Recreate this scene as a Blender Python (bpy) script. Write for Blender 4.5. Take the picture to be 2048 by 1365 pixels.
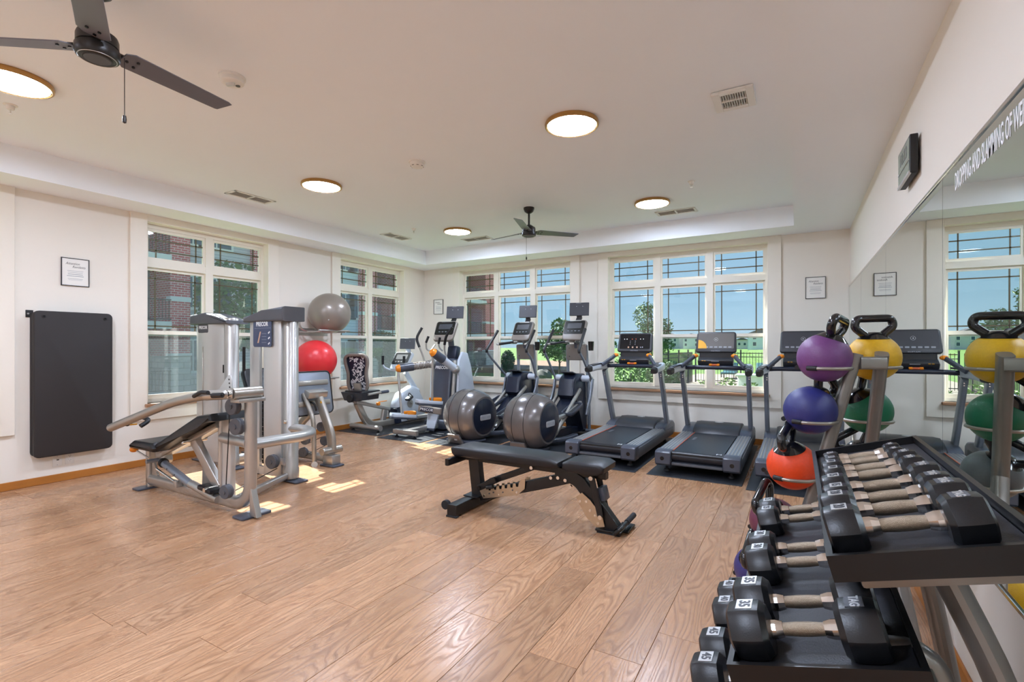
import bpy, bmesh, math, random
from mathutils import Vector, Matrix

random.seed(7)
for o in list(bpy.data.objects):
    bpy.data.objects.remove(o)
scene = bpy.context.scene
COL = scene.collection
PI = math.pi

# ------------------------------------------------------------------ camera
CAM_H = 1.35
FPX, YAW, HORIZON = 984.05, 0.525595, 693.36
cam_data = bpy.data.cameras.new('camera')
cam = bpy.data.objects.new('camera', cam_data)
COL.objects.link(cam)
cam.location = (0, 0, CAM_H)
cam.rotation_euler = (PI / 2, 0, YAW)
cam_data.sensor_width = 36
cam_data.lens = FPX * 36 / 2048
cam_data.shift_y = (HORIZON - 682.5) / 2048
cam_data.clip_start = 0.05
cam_data.clip_end = 800
scene.camera = cam

# ------------------------------------------------------------------ light
SUN_DIR = Vector((1.046, -0.25, -1.0)).normalized()      # direction the sunlight travels
SUN_STRENGTH = 22.0
SKY_STRENGTH = 0.84
LAMP_STRENGTH = 114.0
world = bpy.data.worlds.new('sky_world')
scene.world = world
world.use_nodes = True
wn = world.node_tree
wn.nodes.clear()
w_out = wn.nodes.new('ShaderNodeOutputWorld')
w_bg = wn.nodes.new('ShaderNodeBackground')
# clear summer sky: pale blue at the horizon, deeper blue overhead
w_tc = wn.nodes.new('ShaderNodeTexCoord')
w_sep = wn.nodes.new('ShaderNodeSeparateXYZ')
w_ramp = wn.nodes.new('ShaderNodeValToRGB')
for pos, c in ((0.0, (0.58, 0.77, 0.90)), (0.06, (0.44, 0.68, 0.88)), (0.3, (0.38, 0.64, 0.90)), (1.0, (0.22, 0.44, 0.78))):
    e = w_ramp.color_ramp.elements[0] if pos == 0 else (w_ramp.color_ramp.elements[-1] if pos == 1.0 else w_ramp.color_ramp.elements.new(pos))
    e.position = pos; e.color = c + (1,)
wn.links.new(w_tc.outputs['Generated'], w_sep.inputs[0])
wn.links.new(w_sep.outputs['Z'], w_ramp.inputs['Fac'])
w_bg.inputs['Strength'].default_value = SKY_STRENGTH
wn.links.new(w_ramp.outputs['Color'], w_bg.inputs['Color'])
wn.links.new(w_bg.outputs[0], w_out.inputs['Surface'])
sun_data = bpy.data.lights.new('sun', 'SUN')
sun_data.energy = SUN_STRENGTH
sun_data.angle = 0.009
sun_data.color = (1.0, 0.96, 0.90)
sun = bpy.data.objects.new('sun', sun_data)
sun.rotation_euler = SUN_DIR.to_track_quat('-Z', 'Y').to_euler()
sun.location = (-30, 10, 30)
COL.objects.link(sun)
scene.view_settings.view_transform = 'Standard'
scene.view_settings.look = 'None'
scene.view_settings.gamma = 1
scene.view_settings.exposure = 0.36
scene.view_settings.use_curve_mapping = False
scene.cycles.max_bounces = 16
scene.cycles.diffuse_bounces = 10
scene.cycles.glossy_bounces = 6
scene.cycles.transparent_max_bounces = 24

# ------------------------------------------------------------------ pixel -> point on a known plane
FW = Vector((-math.sin(YAW), math.cos(YAW), 0))
RT = Vector((math.cos(YAW), math.sin(YAW), 0))
CAM = Vector((0, 0, CAM_H))
def ray(u, v): return FW + RT * ((u - 1024) / FPX) + Vector((0, 0, (HORIZON - v) / FPX))
def WX(u, v, x): d = ray(u, v); return CAM + d * (x / d.x)
def WY(u, v, y): d = ray(u, v); return CAM + d * (y / d.y)
def WZ(u, v, z=0.0): d = ray(u, v); return CAM + d * ((z - CAM_H) / d.z)

# ------------------------------------------------------------------ materials
def lin(c):
    if isinstance(c, str):
        c = c.lstrip('#'); c = [int(c[i:i + 2], 16) / 255 for i in (0, 2, 4)]
    return tuple((x / 12.92 if x <= 0.04045 else ((x + 0.055) / 1.055) ** 2.4) for x in c[:3]) + (1.0,)
MATS = {}
def mat(name, col='#808080', rough=0.5, metal=0.0, spec=0.5, var=0.0, scale=20.0, bump=0.0, bscale=200.0, coat=0.0, emit=None, estr=0.0, stretch=None, transmission=0.0):
    """procedural principled material: base colour with noise variation, optional fine bump"""
    m = bpy.data.materials.new(name); m.use_nodes = True
    nt = m.node_tree; N = nt.nodes; L = nt.links
    p = N['Principled BSDF']
    c = lin(col)
    p.inputs['Base Color'].default_value = c
    p.inputs['Roughness'].default_value = rough
    p.inputs['Metallic'].default_value = metal
    p.inputs['Specular IOR Level'].default_value = spec
    p.inputs['Coat Weight'].default_value = coat
    p.inputs['Transmission Weight'].default_value = transmission
    tc = N.new('ShaderNodeTexCoord')
    src = tc.outputs['Object']
    if stretch:
        mp = N.new('ShaderNodeMapping'); mp.inputs['Scale'].default_value = stretch
        L.new(src, mp.inputs['Vector']); src = mp.outputs['Vector']
    nz = N.new('ShaderNodeTexNoise'); nz.inputs['Scale'].default_value = scale; nz.inputs['Detail'].default_value = 3
    L.new(src, nz.inputs['Vector'])
    mx = N.new('ShaderNodeMix'); mx.data_type = 'RGBA'
    mx.inputs['A'].default_value = tuple(x * (1 - var) for x in c[:3]) + (1,)
    mx.inputs['B'].default_value = tuple(min(1, x * (1 + var)) for x in c[:3]) + (1,)
    L.new(nz.outputs['Fac'], mx.inputs['Factor']); L.new(mx.outputs['Result'], p.inputs['Base Color'])
    if bump:
        nb = N.new('ShaderNodeTexNoise'); nb.inputs['Scale'].default_value = bscale
        L.new(src, nb.inputs['Vector'])
        b = N.new('ShaderNodeBump'); b.inputs['Strength'].default_value = bump; b.inputs['Distance'].default_value = 0.002
        L.new(nb.outputs['Fac'], b.inputs['Height']); L.new(b.outputs['Normal'], p.inputs['Normal'])
    if emit:
        p.inputs['Emission Color'].default_value = lin(emit); p.inputs['Emission Strength'].default_value = estr
    MATS[name] = m
    return m

mat('wall_paint', '#e9e3d8', 0.75, var=0.012, scale=3, bump=0.05, bscale=350)
mat('ceiling_paint', '#f3f7fb', 0.8, var=0.01, scale=3, bump=0.05, bscale=300)
mat('trim_paint', '#e9e2d5', 0.45, var=0.01)
mat('vinyl', '#e6e0d2', 0.4, var=0.01)
mat('grille', '#5c543f', 0.45, metal=0.3, var=0.05)
mat('oak_trim', '#b57a3c', 0.4, var=0.18, scale=6, stretch=(14, 14, 1.0))
mat('oak_base', '#b0702f', 0.38, var=0.15, scale=5, stretch=(1.0, 1.0, 18))
mat('sill_wood', '#a67c5c', 0.4, var=0.15, scale=6, stretch=(3, 3, 20))
mat('black_matte', '#1b1a1b', 0.55, var=0.1)
mat('black_gloss', '#0e0e11', 0.25, var=0.05)
mat('black_vinyl', '#131318', 0.38, var=0.12, scale=60, bump=0.15, bscale=500)
mat('rubber', '#1d1e22', 0.8, var=0.15, scale=120, bump=0.2, bscale=600)
mat('rubber_floor', '#22252b', 0.5, var=0.12, scale=80, bump=0.15, bscale=500)
mat('silver', '#b9b7b3', 0.33, metal=0.75, var=0.03, scale=8)
mat('silver_panel', '#cfcfcd', 0.38, metal=0.55, var=0.02, scale=4)
mat('champagne', '#aca69d', 0.32, metal=0.7, var=0.03, scale=8)
mat('chrome', '#e2dfda', 0.12, metal=1.0, var=0.01)
mat('steel_plate', '#c6b49b', 0.3, metal=0.85, var=0.06, scale=40)
mat('knurl', '#9a8b78', 0.36, metal=0.9, var=0.25, scale=260, bump=0.6, bscale=900)
mat('grey_plastic', '#54565c', 0.55, var=0.05)
mat('dark_plastic', '#2b2c31', 0.4, var=0.06)
mat('slate_plastic', '#474c58', 0.32, var=0.05)
mat('blue_black', '#1c2334', 0.3, var=0.08)
mat('tread_grey', '#868d98', 0.35, metal=0.4, var=0.03)
mat('tread_belt', '#191a22', 0.36, var=0.12, scale=150, bump=0.1, bscale=900)
mat('efx_body', '#6a6563', 0.27, metal=0.35, var=0.03, coat=0.2)
mat('efx_dark', '#1d2230', 0.25, var=0.05)
mat('pale_plastic', '#bcc4cf', 0.35, var=0.02)
mat('silver_label', '#c5c6c8', 0.3, metal=0.5, var=0.02)
mat('orange_plastic', '#e8891a', 0.35, var=0.05)
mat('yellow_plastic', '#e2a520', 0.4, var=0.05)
mat('orange_stripe', '#c4613c', 0.4, var=0.06)
mat('panel_blue', '#47506a', 0.35, var=0.04)
mat('label_dark', '#3c3d43', 0.4, var=0.03)
mat('white_print', '#eceef0', 0.5, var=0.01)
mat('grey_print', '#9498a0', 0.5, var=0.01)
mat('tan_print', '#c4a08a', 0.5, var=0.01)
mat('dark_print', '#55524e', 0.6, var=0.01)
mat('paper', '#eceae4', 0.6, var=0.01)
mat('fan_metal', '#2e2a28', 0.35, metal=0.4, var=0.08)
mat('fan_blade', '#6a6a73', 0.38, metal=0.15, var=0.03)
mat('brass', '#b98f55', 0.3, metal=0.7, var=0.04)
mat('white_plastic', '#e7e5df', 0.45, var=0.01)
mat('vent_grey', '#b9b6b0', 0.6, var=0.04)
mat('vent_dark', '#5d5a54', 0.6, var=0.05)
mat('exercise_mat', '#272323', 0.62, var=0.07, scale=9, bump=0.1, bscale=500)
mat('ball_grey', '#8f857c', 0.3, metal=0.25, var=0.03, scale=4)
mat('ball_red', '#e0343a', 0.33, var=0.03, scale=4)
for nm, c in (('purple', '#6f3f78'), ('navy', '#2a2f72'), ('orange', '#e8481a'), ('maroon', '#6a3348'), ('indigo', '#37346f'),
              ('yellow', '#e3b21c'), ('green', '#12714f'), ('slate', '#5d6468')):
    mat('kb_' + nm, c, 0.38, var=0.12, scale=90, bump=0.35, bscale=420)
mat('handle_black', '#16161a', 0.16, var=0.08, coat=0.4)
mat('db_urethane', '#16171a', 0.3, var=0.12, scale=30, bump=0.1, bscale=300)
mat('db_number', '#d0d0d2', 0.3, metal=0.5, var=0.04)
mat('rack_black', '#121214', 0.32, var=0.1)
mat('rack_grey', '#8f8c88', 0.36, metal=0.6, var=0.05)
mat('tray_liner', '#2a2b31', 0.5, var=0.25, scale=70, bump=0.3, bscale=260)
mat('grey_screen', '#6a6764', 0.2, var=0.02)
mat('mesh_fabric', '#d8d8da', 0.6, var=0.03)
mat('taupe_plastic', '#7d746c', 0.4, var=0.04)
mat('lens_glass', '#d9dcda', 0.1, metal=0.3, var=0.02)
mat('lcd', '#8d9a8c', 0.25, var=0.05)
mat('red_lcd', '#8d4438', 0.4)
mat('lamp_diffuser', '#fff6e6', 0.5, emit='#d8e6ff', estr=LAMP_STRENGTH)

def mat_mirror():
    m = bpy.data.materials.new('mirror_silver'); m.use_nodes = True
    p = m.node_tree.nodes['Principled BSDF']
    p.inputs['Base Color'].default_value = lin('#e2eae4'); p.inputs['Metallic'].default_value = 1; p.inputs['Roughness'].default_value = 0.0
    MATS['mirror_silver'] = m
mat_mirror()
def mat_pane(name, tint, haze, hazecol='#aab4ba'):
    """thin window pane: mostly clear, a few per cent of reflection, some dust or insect-screen haze"""
    m = bpy.data.materials.new(name); m.use_nodes = True
    nt = m.node_tree; N = nt.nodes; L = nt.links
    N.remove(N['Principled BSDF']); out = N['Material Output']
    tr = N.new('ShaderNodeBsdfTransparent'); tr.inputs['Color'].default_value = lin(tint)
    gl = N.new('ShaderNodeBsdfGlossy'); gl.inputs['Roughness'].default_value = 0.02
    df = N.new('ShaderNodeBsdfDiffuse'); df.inputs['Color'].default_value = lin(hazecol)
    tl = N.new('ShaderNodeBsdfTranslucent'); tl.inputs['Color'].default_value = lin(hazecol)
    m1 = N.new('ShaderNodeMixShader'); m1.inputs[0].default_value = 0.06
    m2 = N.new('ShaderNodeMixShader')
    m3 = N.new('ShaderNodeMixShader'); m3.inputs[0].default_value = 0.5
    nz = N.new('ShaderNodeTexNoise'); nz.inputs['Scale'].default_value = 140
    tc = N.new('ShaderNodeTexCoord'); L.new(tc.outputs['Object'], nz.inputs['Vector'])
    mr = N.new('ShaderNodeMapRange'); mr.inputs['From Min'].default_value = 0.35; mr.inputs['From Max'].default_value = 0.75
    mr.inputs['To Min'].default_value = haze * 0.7; mr.inputs['To Max'].default_value = haze * 1.5
    L.new(nz.outputs['Fac'], mr.inputs['Value'])
    L.new(tr.outputs[0], m1.inputs[1]); L.new(gl.outputs[0], m1.inputs[2])
    L.new(df.outputs[0], m3.inputs[1]); L.new(tl.outputs[0], m3.inputs[2])
    L.new(mr.outputs[0], m2.inputs[0]); L.new(m1.outputs[0], m2.inputs[1]); L.new(m3.outputs[0], m2.inputs[2])
    L.new(m2.outputs[0], out.inputs['Surface'])
    MATS[name] = m
mat_pane('pane_clear', '#f2f7f8', 0.012)
mat_pane('pane_dusty', '#f0f5f6', 0.02)
mat_pane('pane_screen', '#e2e9eb', 0.06)

def mat_floor():
    m = bpy.data.materials.new('plank_wood'); m.use_nodes = True
    nt = m.node_tree; N = nt.nodes; L = nt.links
    p = N['Principled BSDF']
    p.inputs['Specular IOR Level'].default_value = 0.45
    tc = N.new('ShaderNodeTexCoord'); oi = N.new('ShaderNodeObjectInfo')
    sc = N.new('ShaderNodeVectorMath'); sc.operation = 'SCALE'; sc.inputs['Scale'].default_value = 40
    cmb = N.new('ShaderNodeCombineXYZ')
    L.new(oi.outputs['Random'], cmb.inputs['X']); L.new(oi.outputs['Random'], cmb.inputs['Y']); L.new(oi.outputs['Random'], cmb.inputs['Z'])
    L.new(cmb.outputs[0], sc.inputs[0])
    ad = N.new('ShaderNodeVectorMath'); ad.operation = 'ADD'
    L.new(tc.outputs['Object'], ad.inputs[0]); L.new(sc.outputs[0], ad.inputs[1])
    # cathedral grain: contour lines of a long stretched noise
    mp = N.new('ShaderNodeMapping'); mp.inputs['Scale'].default_value = (9.0, 1.05, 1.0)
    L.new(ad.outputs[0], mp.inputs['Vector'])
    n1 = N.new('ShaderNodeTexNoise'); n1.inputs['Scale'].default_value = 0.9; n1.inputs['Detail'].default_value = 1.2; n1.inputs['Roughness'].default_value = 0.4
    L.new(mp.outputs[0], n1.inputs['Vector'])
    mu = N.new('ShaderNodeMath'); mu.operation = 'MULTIPLY'; mu.inputs[1].default_value = 21
    L.new(n1.outputs['Fac'], mu.inputs[0])
    fr = N.new('ShaderNodeMath'); fr.operation = 'FRACT'; L.new(mu.outputs[0], fr.inputs[0])
    rp = N.new('ShaderNodeValToRGB')
    e = rp.color_ramp.elements
    e[0].position = 0.0; e[0].color = (0.12, 0.12, 0.12, 1); e[1].position = 1.0; e[1].color = (0.3, 0.3, 0.3, 1)
    a = rp.color_ramp.elements.new(0.38); a.color = (0.9, 0.9, 0.9, 1)
    b = rp.color_ramp.elements.new(0.72); b.color = (0.85, 0.85, 0.85, 1)
    L.new(fr.outputs[0], rp.inputs['Fac'])
    # fine fibre streaks
    mp2 = N.new('ShaderNodeMapping'); mp2.inputs['Scale'].default_value = (160, 4, 1)
    L.new(ad.outputs[0], mp2.inputs['Vector'])
    n2 = N.new('ShaderNodeTexNoise'); n2.inputs['Scale'].default_value = 1.0; n2.inputs['Detail'].default_value = 2
    L.new(mp2.outputs[0], n2.inputs['Vector'])
    # broad streaks
    mp3 = N.new('ShaderNodeMapping'); mp3.inputs['Scale'].default_value = (14, 0.8, 1)
    L.new(ad.outputs[0], mp3.inputs['Vector'])
    n3 = N.new('ShaderNodeTexNoise'); n3.inputs['Scale'].default_value = 1.0; n3.inputs['Detail'].default_value = 2
    L.new(mp3.outputs[0], n3.inputs['Vector'])
    base = N.new('ShaderNodeMix'); base.data_type = 'RGBA'
    base.inputs['A'].default_value = lin('#ac7d58'); base.inputs['B'].default_value = lin('#cda582')
    L.new(n3.outputs['Fac'], base.inputs['Factor'])
    g = N.new('ShaderNodeMix'); g.data_type = 'RGBA'
    g.inputs['A'].default_value = lin('#93694a')
    L.new(rp.outputs['Color'], g.inputs['Factor']); L.new(base.outputs['Result'], g.inputs['B'])
    hv = N.new('ShaderNodeHueSaturation')
    mr = N.new('ShaderNodeMapRange'); mr.inputs['To Min'].default_value = 0.86; mr.inputs['To Max'].default_value = 1.12
    L.new(oi.outputs['Random'], mr.inputs['Value']); L.new(mr.outputs[0], hv.inputs['Value'])
    L.new(g.outputs['Result'], hv.inputs['Color'])
    f = N.new('ShaderNodeMix'); f.data_type = 'RGBA'; f.blend_type = 'MULTIPLY'; f.inputs['Factor'].default_value = 0.45
    mr2 = N.new('ShaderNodeMapRange'); mr2.inputs['From Min'].default_value = 0.25; mr2.inputs['From Max'].default_value = 0.7
    mr2.inputs['To Min'].default_value = 0.72; mr2.inputs['To Max'].default_value = 1.1
    L.new(n2.outputs['Fac'], mr2.inputs['Value'])
    L.new(hv.outputs['Color'], f.inputs['A']); L.new(mr2.outputs[0], f.inputs['B'])
    L.new(f.outputs['Result'], p.inputs['Base Color'])
    mr3 = N.new('ShaderNodeMapRange'); mr3.inputs['To Min'].default_value = 0.34; mr3.inputs['To Max'].default_value = 0.24
    L.new(rp.outputs['Color'], mr3.inputs['Value']); L.new(mr3.outputs[0], p.inputs['Roughness'])
    bp = N.new('ShaderNodeBump'); bp.inputs['Strength'].default_value = 0.12; bp.inputs['Distance'].default_value = 0.0015
    L.new(rp.outputs['Color'], bp.inputs['Height']); L.new(bp.outputs['Normal'], p.inputs['Normal'])
    MATS['plank_wood'] = m
mat_floor()
def mat_brick(name, c1, c2, cm, bw, bh, ms):
    m = bpy.data.materials.new(name); m.use_nodes = True
    nt = m.node_tree; N = nt.nodes; L = nt.links
    p = N['Principled BSDF']; p.inputs['Roughness'].default_value = 0.85
    tc = N.new('ShaderNodeTexCoord'); mp = N.new('ShaderNodeMapping'); mp.inputs['Rotation'].default_value = (0, 0, 0)
    sx = N.new('ShaderNodeSeparateXYZ'); cb = N.new('ShaderNodeCombineXYZ'); ad = N.new('ShaderNodeMath')
    L.new(tc.outputs['Object'], sx.inputs[0]); L.new(sx.outputs['X'], ad.inputs[0]); L.new(sx.outputs['Y'], ad.inputs[1])
    L.new(ad.outputs[0], cb.inputs['X']); L.new(sx.outputs['Z'], cb.inputs['Y'])
    b = N.new('ShaderNodeTexBrick'); b.inputs['Color1'].default_value = lin(c1); b.inputs['Color2'].default_value = lin(c2); b.inputs['Mortar'].default_value = lin(cm)
    b.inputs['Scale'].default_value = 1; b.inputs['Brick Width'].default_value = bw; b.inputs['Row Height'].default_value = bh; b.inputs['Mortar Size'].default_value = ms
    L.new(cb.outputs[0], b.inputs['Vector']); L.new(b.outputs['Color'], p.inputs['Base Color'])
    MATS[name] = m
mat_brick('red_brick', '#c0484c', '#d05c60', '#ead8d4', 0.30, 0.11, 0.012)
mat_brick('stone_block', '#c4bcb4', '#d8d0c8', '#a8a29a', 0.6, 0.28, 0.02)
mat_brick('grey_siding', '#cac6ce', '#d2ced4', '#a29ea8', 30.0, 0.16, 0.014)
mat_brick('blue_siding', '#cddbe6', '#d5e1ea', '#a9bccb', 30.0, 0.2, 0.014)
mat('roof_shingle', '#4c4a50', 0.9, var=0.2, scale=10)
mat('white_siding', '#d6dee4', 0.7, var=0.02, scale=2)
mat('white_trim', '#e8e8e6', 0.6, var=0.02)
mat('window_dark', '#3d5266', 0.12, var=0.1, scale=2)
mat('railing_dark', '#23252a', 0.5, var=0.05)
mat('balcony_dark', '#6a6a70', 0.8, var=0.1)
mat('grass', '#4c6a20', 0.9, var=0.28, scale=6, bump=0.3, bscale=60)
mat('grass_far', '#4c6a20', 0.9, var=0.15, scale=1.2)
mat('leaf', '#446a2e', 0.6, var=0.35, scale=5)
mat('leaf_light', '#587a28', 0.6, var=0.3, scale=6)
mat('leaf_dark', '#3a5c34', 0.65, var=0.35, scale=5)
mat('bark', '#4a3c32', 0.9, var=0.2)
mat('pool_deck', '#857a6e', 0.8, var=0.08, scale=2)
mat('bare_soil', '#755a48', 0.9, var=0.12, scale=3)
mat('sidewalk', '#7d7a74', 0.85, var=0.06)
mat('teal_cover', '#1d5660', 0.6, var=0.1)
mat('boulder', '#5f5c58', 0.9, var=0.2, scale=5)
mat('verdigris_pipe', '#8fa89a', 0.5, var=0.05)
mat('subfloor', '#4a3524', 0.8, var=0.1)

# ------------------------------------------------------------------ geometry helpers
def V(*a): return Vector(a)
def T(x, y, z): return Matrix.Translation((x, y, z))
def R(a, ax): return Matrix.Rotation(a, 4, ax)
def frame(o, ex, ey):
    """matrix with origin o and local x, y axes ex, ey"""
    ex = Vector(ex).normalized(); ey = Vector(ey); ez = ex.cross(ey).normalized(); ey = ez.cross(ex)
    m = Matrix.Identity(4)
    for i in range(3):
        m[i][0] = ex[i]; m[i][1] = ey[i]; m[i][2] = ez[i]; m[i][3] = o[i]
    return m
def B(): return bmesh.new()
def box(bm, c, s, rot=None, bev=0.0, seg=2):
    """box centred at c with full sizes s"""
    M = Matrix.Translation(c)
    if rot is not None: M = M @ rot
    M = M @ Matrix.Diagonal((s[0], s[1], s[2], 1))
    r = bmesh.ops.create_cube(bm, size=1, matrix=M)
    if bev:
        vs = set(r['verts']); es = [e for e in bm.edges if e.verts[0] in vs and e.verts[1] in vs]
        bmesh.ops.bevel(bm, geom=es, offset=min(bev, min(s) * 0.49), segments=seg, affect='EDGES', profile=0.5)
    return bm
def bx(bm, x0, x1, y0, y1, z0, z1, bev=0.0, seg=2):
    return box(bm, ((x0 + x1) / 2, (y0 + y1) / 2, (z0 + z1) / 2), (abs(x1 - x0), abs(y1 - y0), abs(z1 - z0)), bev=bev, seg=seg)
def prism(bm, pts, depth, M=None, bev=0.0, seg=2, center=True):
    """polygon in local xy, extruded along local z"""
    M = M or Matrix.Identity(4)
    z0, z1 = (-depth / 2, depth / 2) if center else (0, depth)
    a = [bm.verts.new(M @ V(p[0], p[1], z0)) for p in pts]
    b = [bm.verts.new(M @ V(p[0], p[1], z1)) for p in pts]
    n = len(pts); fs = [bm.faces.new(a[::-1]), bm.faces.new(b)]
    for i in range(n): fs.append(bm.faces.new((a[i], a[(i + 1) % n], b[(i + 1) % n], b[i])))
    if bev:
        es = set()
        for f in fs[:2]:
            for e in f.edges: es.add(e)
        bmesh.ops.bevel(bm, geom=list(es), offset=bev, segments=seg, affect='EDGES', profile=0.5)
    return bm
def rrect(w, h, r, n=4):
    pts = []
    for cx, cy, a0 in ((w / 2 - r, h / 2 - r, 0), (-w / 2 + r, h / 2 - r, 90), (-w / 2 + r, -h / 2 + r, 180), (w / 2 - r, -h / 2 + r, 270)):
        for i in range(n + 1):
            a = math.radians(a0 + 90 * i / n); pts.append((cx + r * math.cos(a), cy + r * math.sin(a)))
    return pts
def fillet(pts, rad, n=5):
    pts = [Vector(p) for p in pts]
    if not rad: return pts
    out = [pts[0]]
    for i in range(1, len(pts) - 1):
        a, p, b = pts[i - 1], pts[i], pts[i + 1]
        d1, d2 = (a - p), (b - p)
        l = min(rad, d1.length * 0.49, d2.length * 0.49)
        if l < 1e-5 or d1.angle(d2) > 3.1: out.append(p); continue
        q1, q2 = p + d1.normalized() * l, p + d2.normalized() * l
        for k in range(n + 1):
            t = k / n; out.append(q1.lerp(p, t).lerp(p.lerp(q2, t), t))
    out.append(pts[-1]); return out
def circ(r, n=12, ry=None): return [(r * math.cos(2 * PI * i / n), (ry or r) * math.sin(2 * PI * i / n)) for i in range(n)]
def tube(bm, pts, prof, rad=0.0, up=None, taper=None, caps=True, closed=False):
    """sweep a 2D profile (number = round radius) along a polyline"""
    if not isinstance(prof, list): prof = circ(prof, 12)
    pts = fillet(pts, rad) if rad else [Vector(p) for p in pts]
    n = len(pts); rings = []
    t0 = (pts[1] - pts[0]).normalized()
    up = Vector(up) if up else (V(0, 0, 1) if abs(t0.z) < 0.9 else V(0, 1, 0))
    nrm = (up - t0 * up.dot(t0)).normalized()
    for i, p in enumerate(pts):
        if closed: t = (pts[(i + 1) % n] - pts[i - 1]).normalized()
        elif i == 0: t = t0
        elif i == n - 1: t = (pts[-1] - pts[-2]).normalized()
        else: t = ((pts[i + 1] - p).normalized() + (p - pts[i - 1]).normalized()).normalized()
        nrm = (nrm - t * nrm.dot(t)).normalized(); bn = t.cross(nrm)
        k = 1.0 if taper is None else taper[0] + (taper[1] - taper[0]) * i / (n - 1)
        rings.append([bm.verts.new(p + (bn * q[0] + nrm * q[1]) * k) for q in prof])
    m = len(prof)
    for i in range(n if closed else n - 1):
        a, b = rings[i], rings[(i + 1) % n]
        for j in range(m): bm.faces.new((a[j], a[(j + 1) % m], b[(j + 1) % m], b[j]))
    if caps and not closed:
        bm.faces.new(rings[0][::-1]); bm.faces.new(rings[-1])
    return bm
def rod(bm, a, b, r, n=12, r2=None): return tube(bm, [a, b], circ(r, n), taper=(1, (r2 / r) if r2 else 1))
def lathe(bm, prof, M=None, n=24):
    M = M or Matrix.Identity(4); rings = []
    for r, z in prof:
        if r < 1e-5: rings.append([bm.verts.new(M @ V(0, 0, z))])
        else: rings.append([bm.verts.new(M @ V(r * math.cos(2 * PI * i / n), r * math.sin(2 * PI * i / n), z)) for i in range(n)])
    for a, b in zip(rings, rings[1:]):
        if len(a) == 1 and len(b) == 1: continue
        for i in range(n):
            j = (i + 1) % n
            if len(a) == 1: bm.faces.new((a[0], b[j], b[i]))
            elif len(b) == 1: bm.faces.new((a[i], a[j], b[0]))
            else: bm.faces.new((a[i], a[j], b[j], b[i]))
    if len(rings[0]) > 1: bm.faces.new(rings[0][::-1])
    if len(rings[-1]) > 1: bm.faces.new(rings[-1])
    return bm
def disc(bm, c, axis, r, h, n=20):
    """solid cylinder centred at c along axis"""
    q = Vector(axis).to_track_quat('Z', 'Y').to_matrix().to_4x4()
    return lathe(bm, [(r, -h / 2), (r, h / 2)], Matrix.Translation(c) @ q, n)
def pulley(bm, c, axis, r, h):
    q = Vector(axis).to_track_quat('Z', 'Y').to_matrix().to_4x4()
    return lathe(bm, [(r * 0.94, -h / 2), (r, -h * 0.4), (r, -h * 0.2), (r * 0.9, 0), (r, h * 0.2), (r, h * 0.4), (r * 0.94, h / 2), (r * 0.3, h / 2), (r * 0.28, h * 0.62), (r * 0.1, h * 0.62)], Matrix.Translation(c) @ q, 22)
def ball(bm, c, r, seg=28, ring=18, sx=1, sy=1, sz=1):
    bmesh.ops.create_uvsphere(bm, u_segments=seg, v_segments=ring, radius=1, matrix=Matrix.Translation(c) @ Matrix.Diagonal((r * sx, r * sy, r * sz, 1)))
    return bm
def world_off(p):
    o = Vector((0, 0, 0))
    while p is not None: o = o + p.location; p = p.parent
    return o
def link(o, parent=None):
    COL.objects.link(o)
    if parent is not None: o.parent = parent
    return o
def obj(name, bm, m, parent=None, smooth=38, kind=None, label=None):
    bmesh.ops.recalc_face_normals(bm, faces=bm.faces)
    if parent is not None: bmesh.ops.translate(bm, verts=bm.verts, vec=-world_off(parent))
    me = bpy.data.meshes.new(name); bm.to_mesh(me); bm.free()
    me.materials.append(MATS[m] if isinstance(m, str) else m)
    if smooth:
        me.shade_smooth(); me.set_sharp_from_angle(angle=math.radians(smooth))
    o = bpy.data.objects.new(name, me); link(o, parent)
    if kind: o['kind'] = kind
    if label: o['label'] = label
    return o
def thing(name, label, cat, loc=(0, 0, 0), group=None):
    o = bpy.data.objects.new(name, None); o.location = loc; o.empty_display_size = 0.1; COL.objects.link(o)
    o['label'] = label; o['category'] = cat
    if group: o['group'] = group
    return o
def tag(o, label, cat, group=None):
    o['label'] = label; o['category'] = cat
    if group: o['group'] = group
    return o
def struct(name, bm, m, parent=None, smooth=0):
    o = obj(name, bm, m, parent, smooth)
    if parent is None: o['kind'] = 'structure'
    return o
def sroot(name, loc=(0, 0, 0)):
    o = bpy.data.objects.new(name, None); o.location = loc; COL.objects.link(o); o['kind'] = 'structure'; return o
def copy_tree(src, parent=None):
    c = src.copy(); COL.objects.link(c)
    if parent is not None: c.parent = parent
    for ch in list(src.children): copy_tree(ch, c)
    return c
def text(name, s, size, M, m, parent=None, ext=0.0006, sx=1.0, align='CENTER', bold=0.0, shear=0.0):
    """flat lettering with a hair of thickness; local x = reading direction, local y = up"""
    cu = bpy.data.curves.new(name, 'FONT'); cu.body = s; cu.size = size; cu.extrude = ext; cu.align_x = align; cu.align_y = 'CENTER'
    cu.resolution_u = 2; cu.offset = bold; cu.shear = shear
    t = bpy.data.objects.new('tmp_text', cu)
    me = bpy.data.meshes.new_from_object(t)
    bpy.data.objects.remove(t); bpy.data.curves.remove(cu)
    off = world_off(parent) if parent is not None else V(0, 0, 0)
    me.transform(Matrix.Translation(-off) @ M @ Matrix.Diagonal((sx, 1, 1, 1)))
    me.materials.clear(); me.materials.append(MATS[m]); me.name = name
    o = bpy.data.objects.new(name, me); link(o, parent)
    return o
# ================================================================== the room
XL, XR, YB, YF = -6.386, 0.577, 7.551, -2.6
ZS, ZC = 2.848, 3.1                       # soffit underside, tray ceiling
TX0, TX1, TY0, TY1 = -5.90, -0.038, -2.1, 7.02
WT = 0.18                                 # wall thickness
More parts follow.
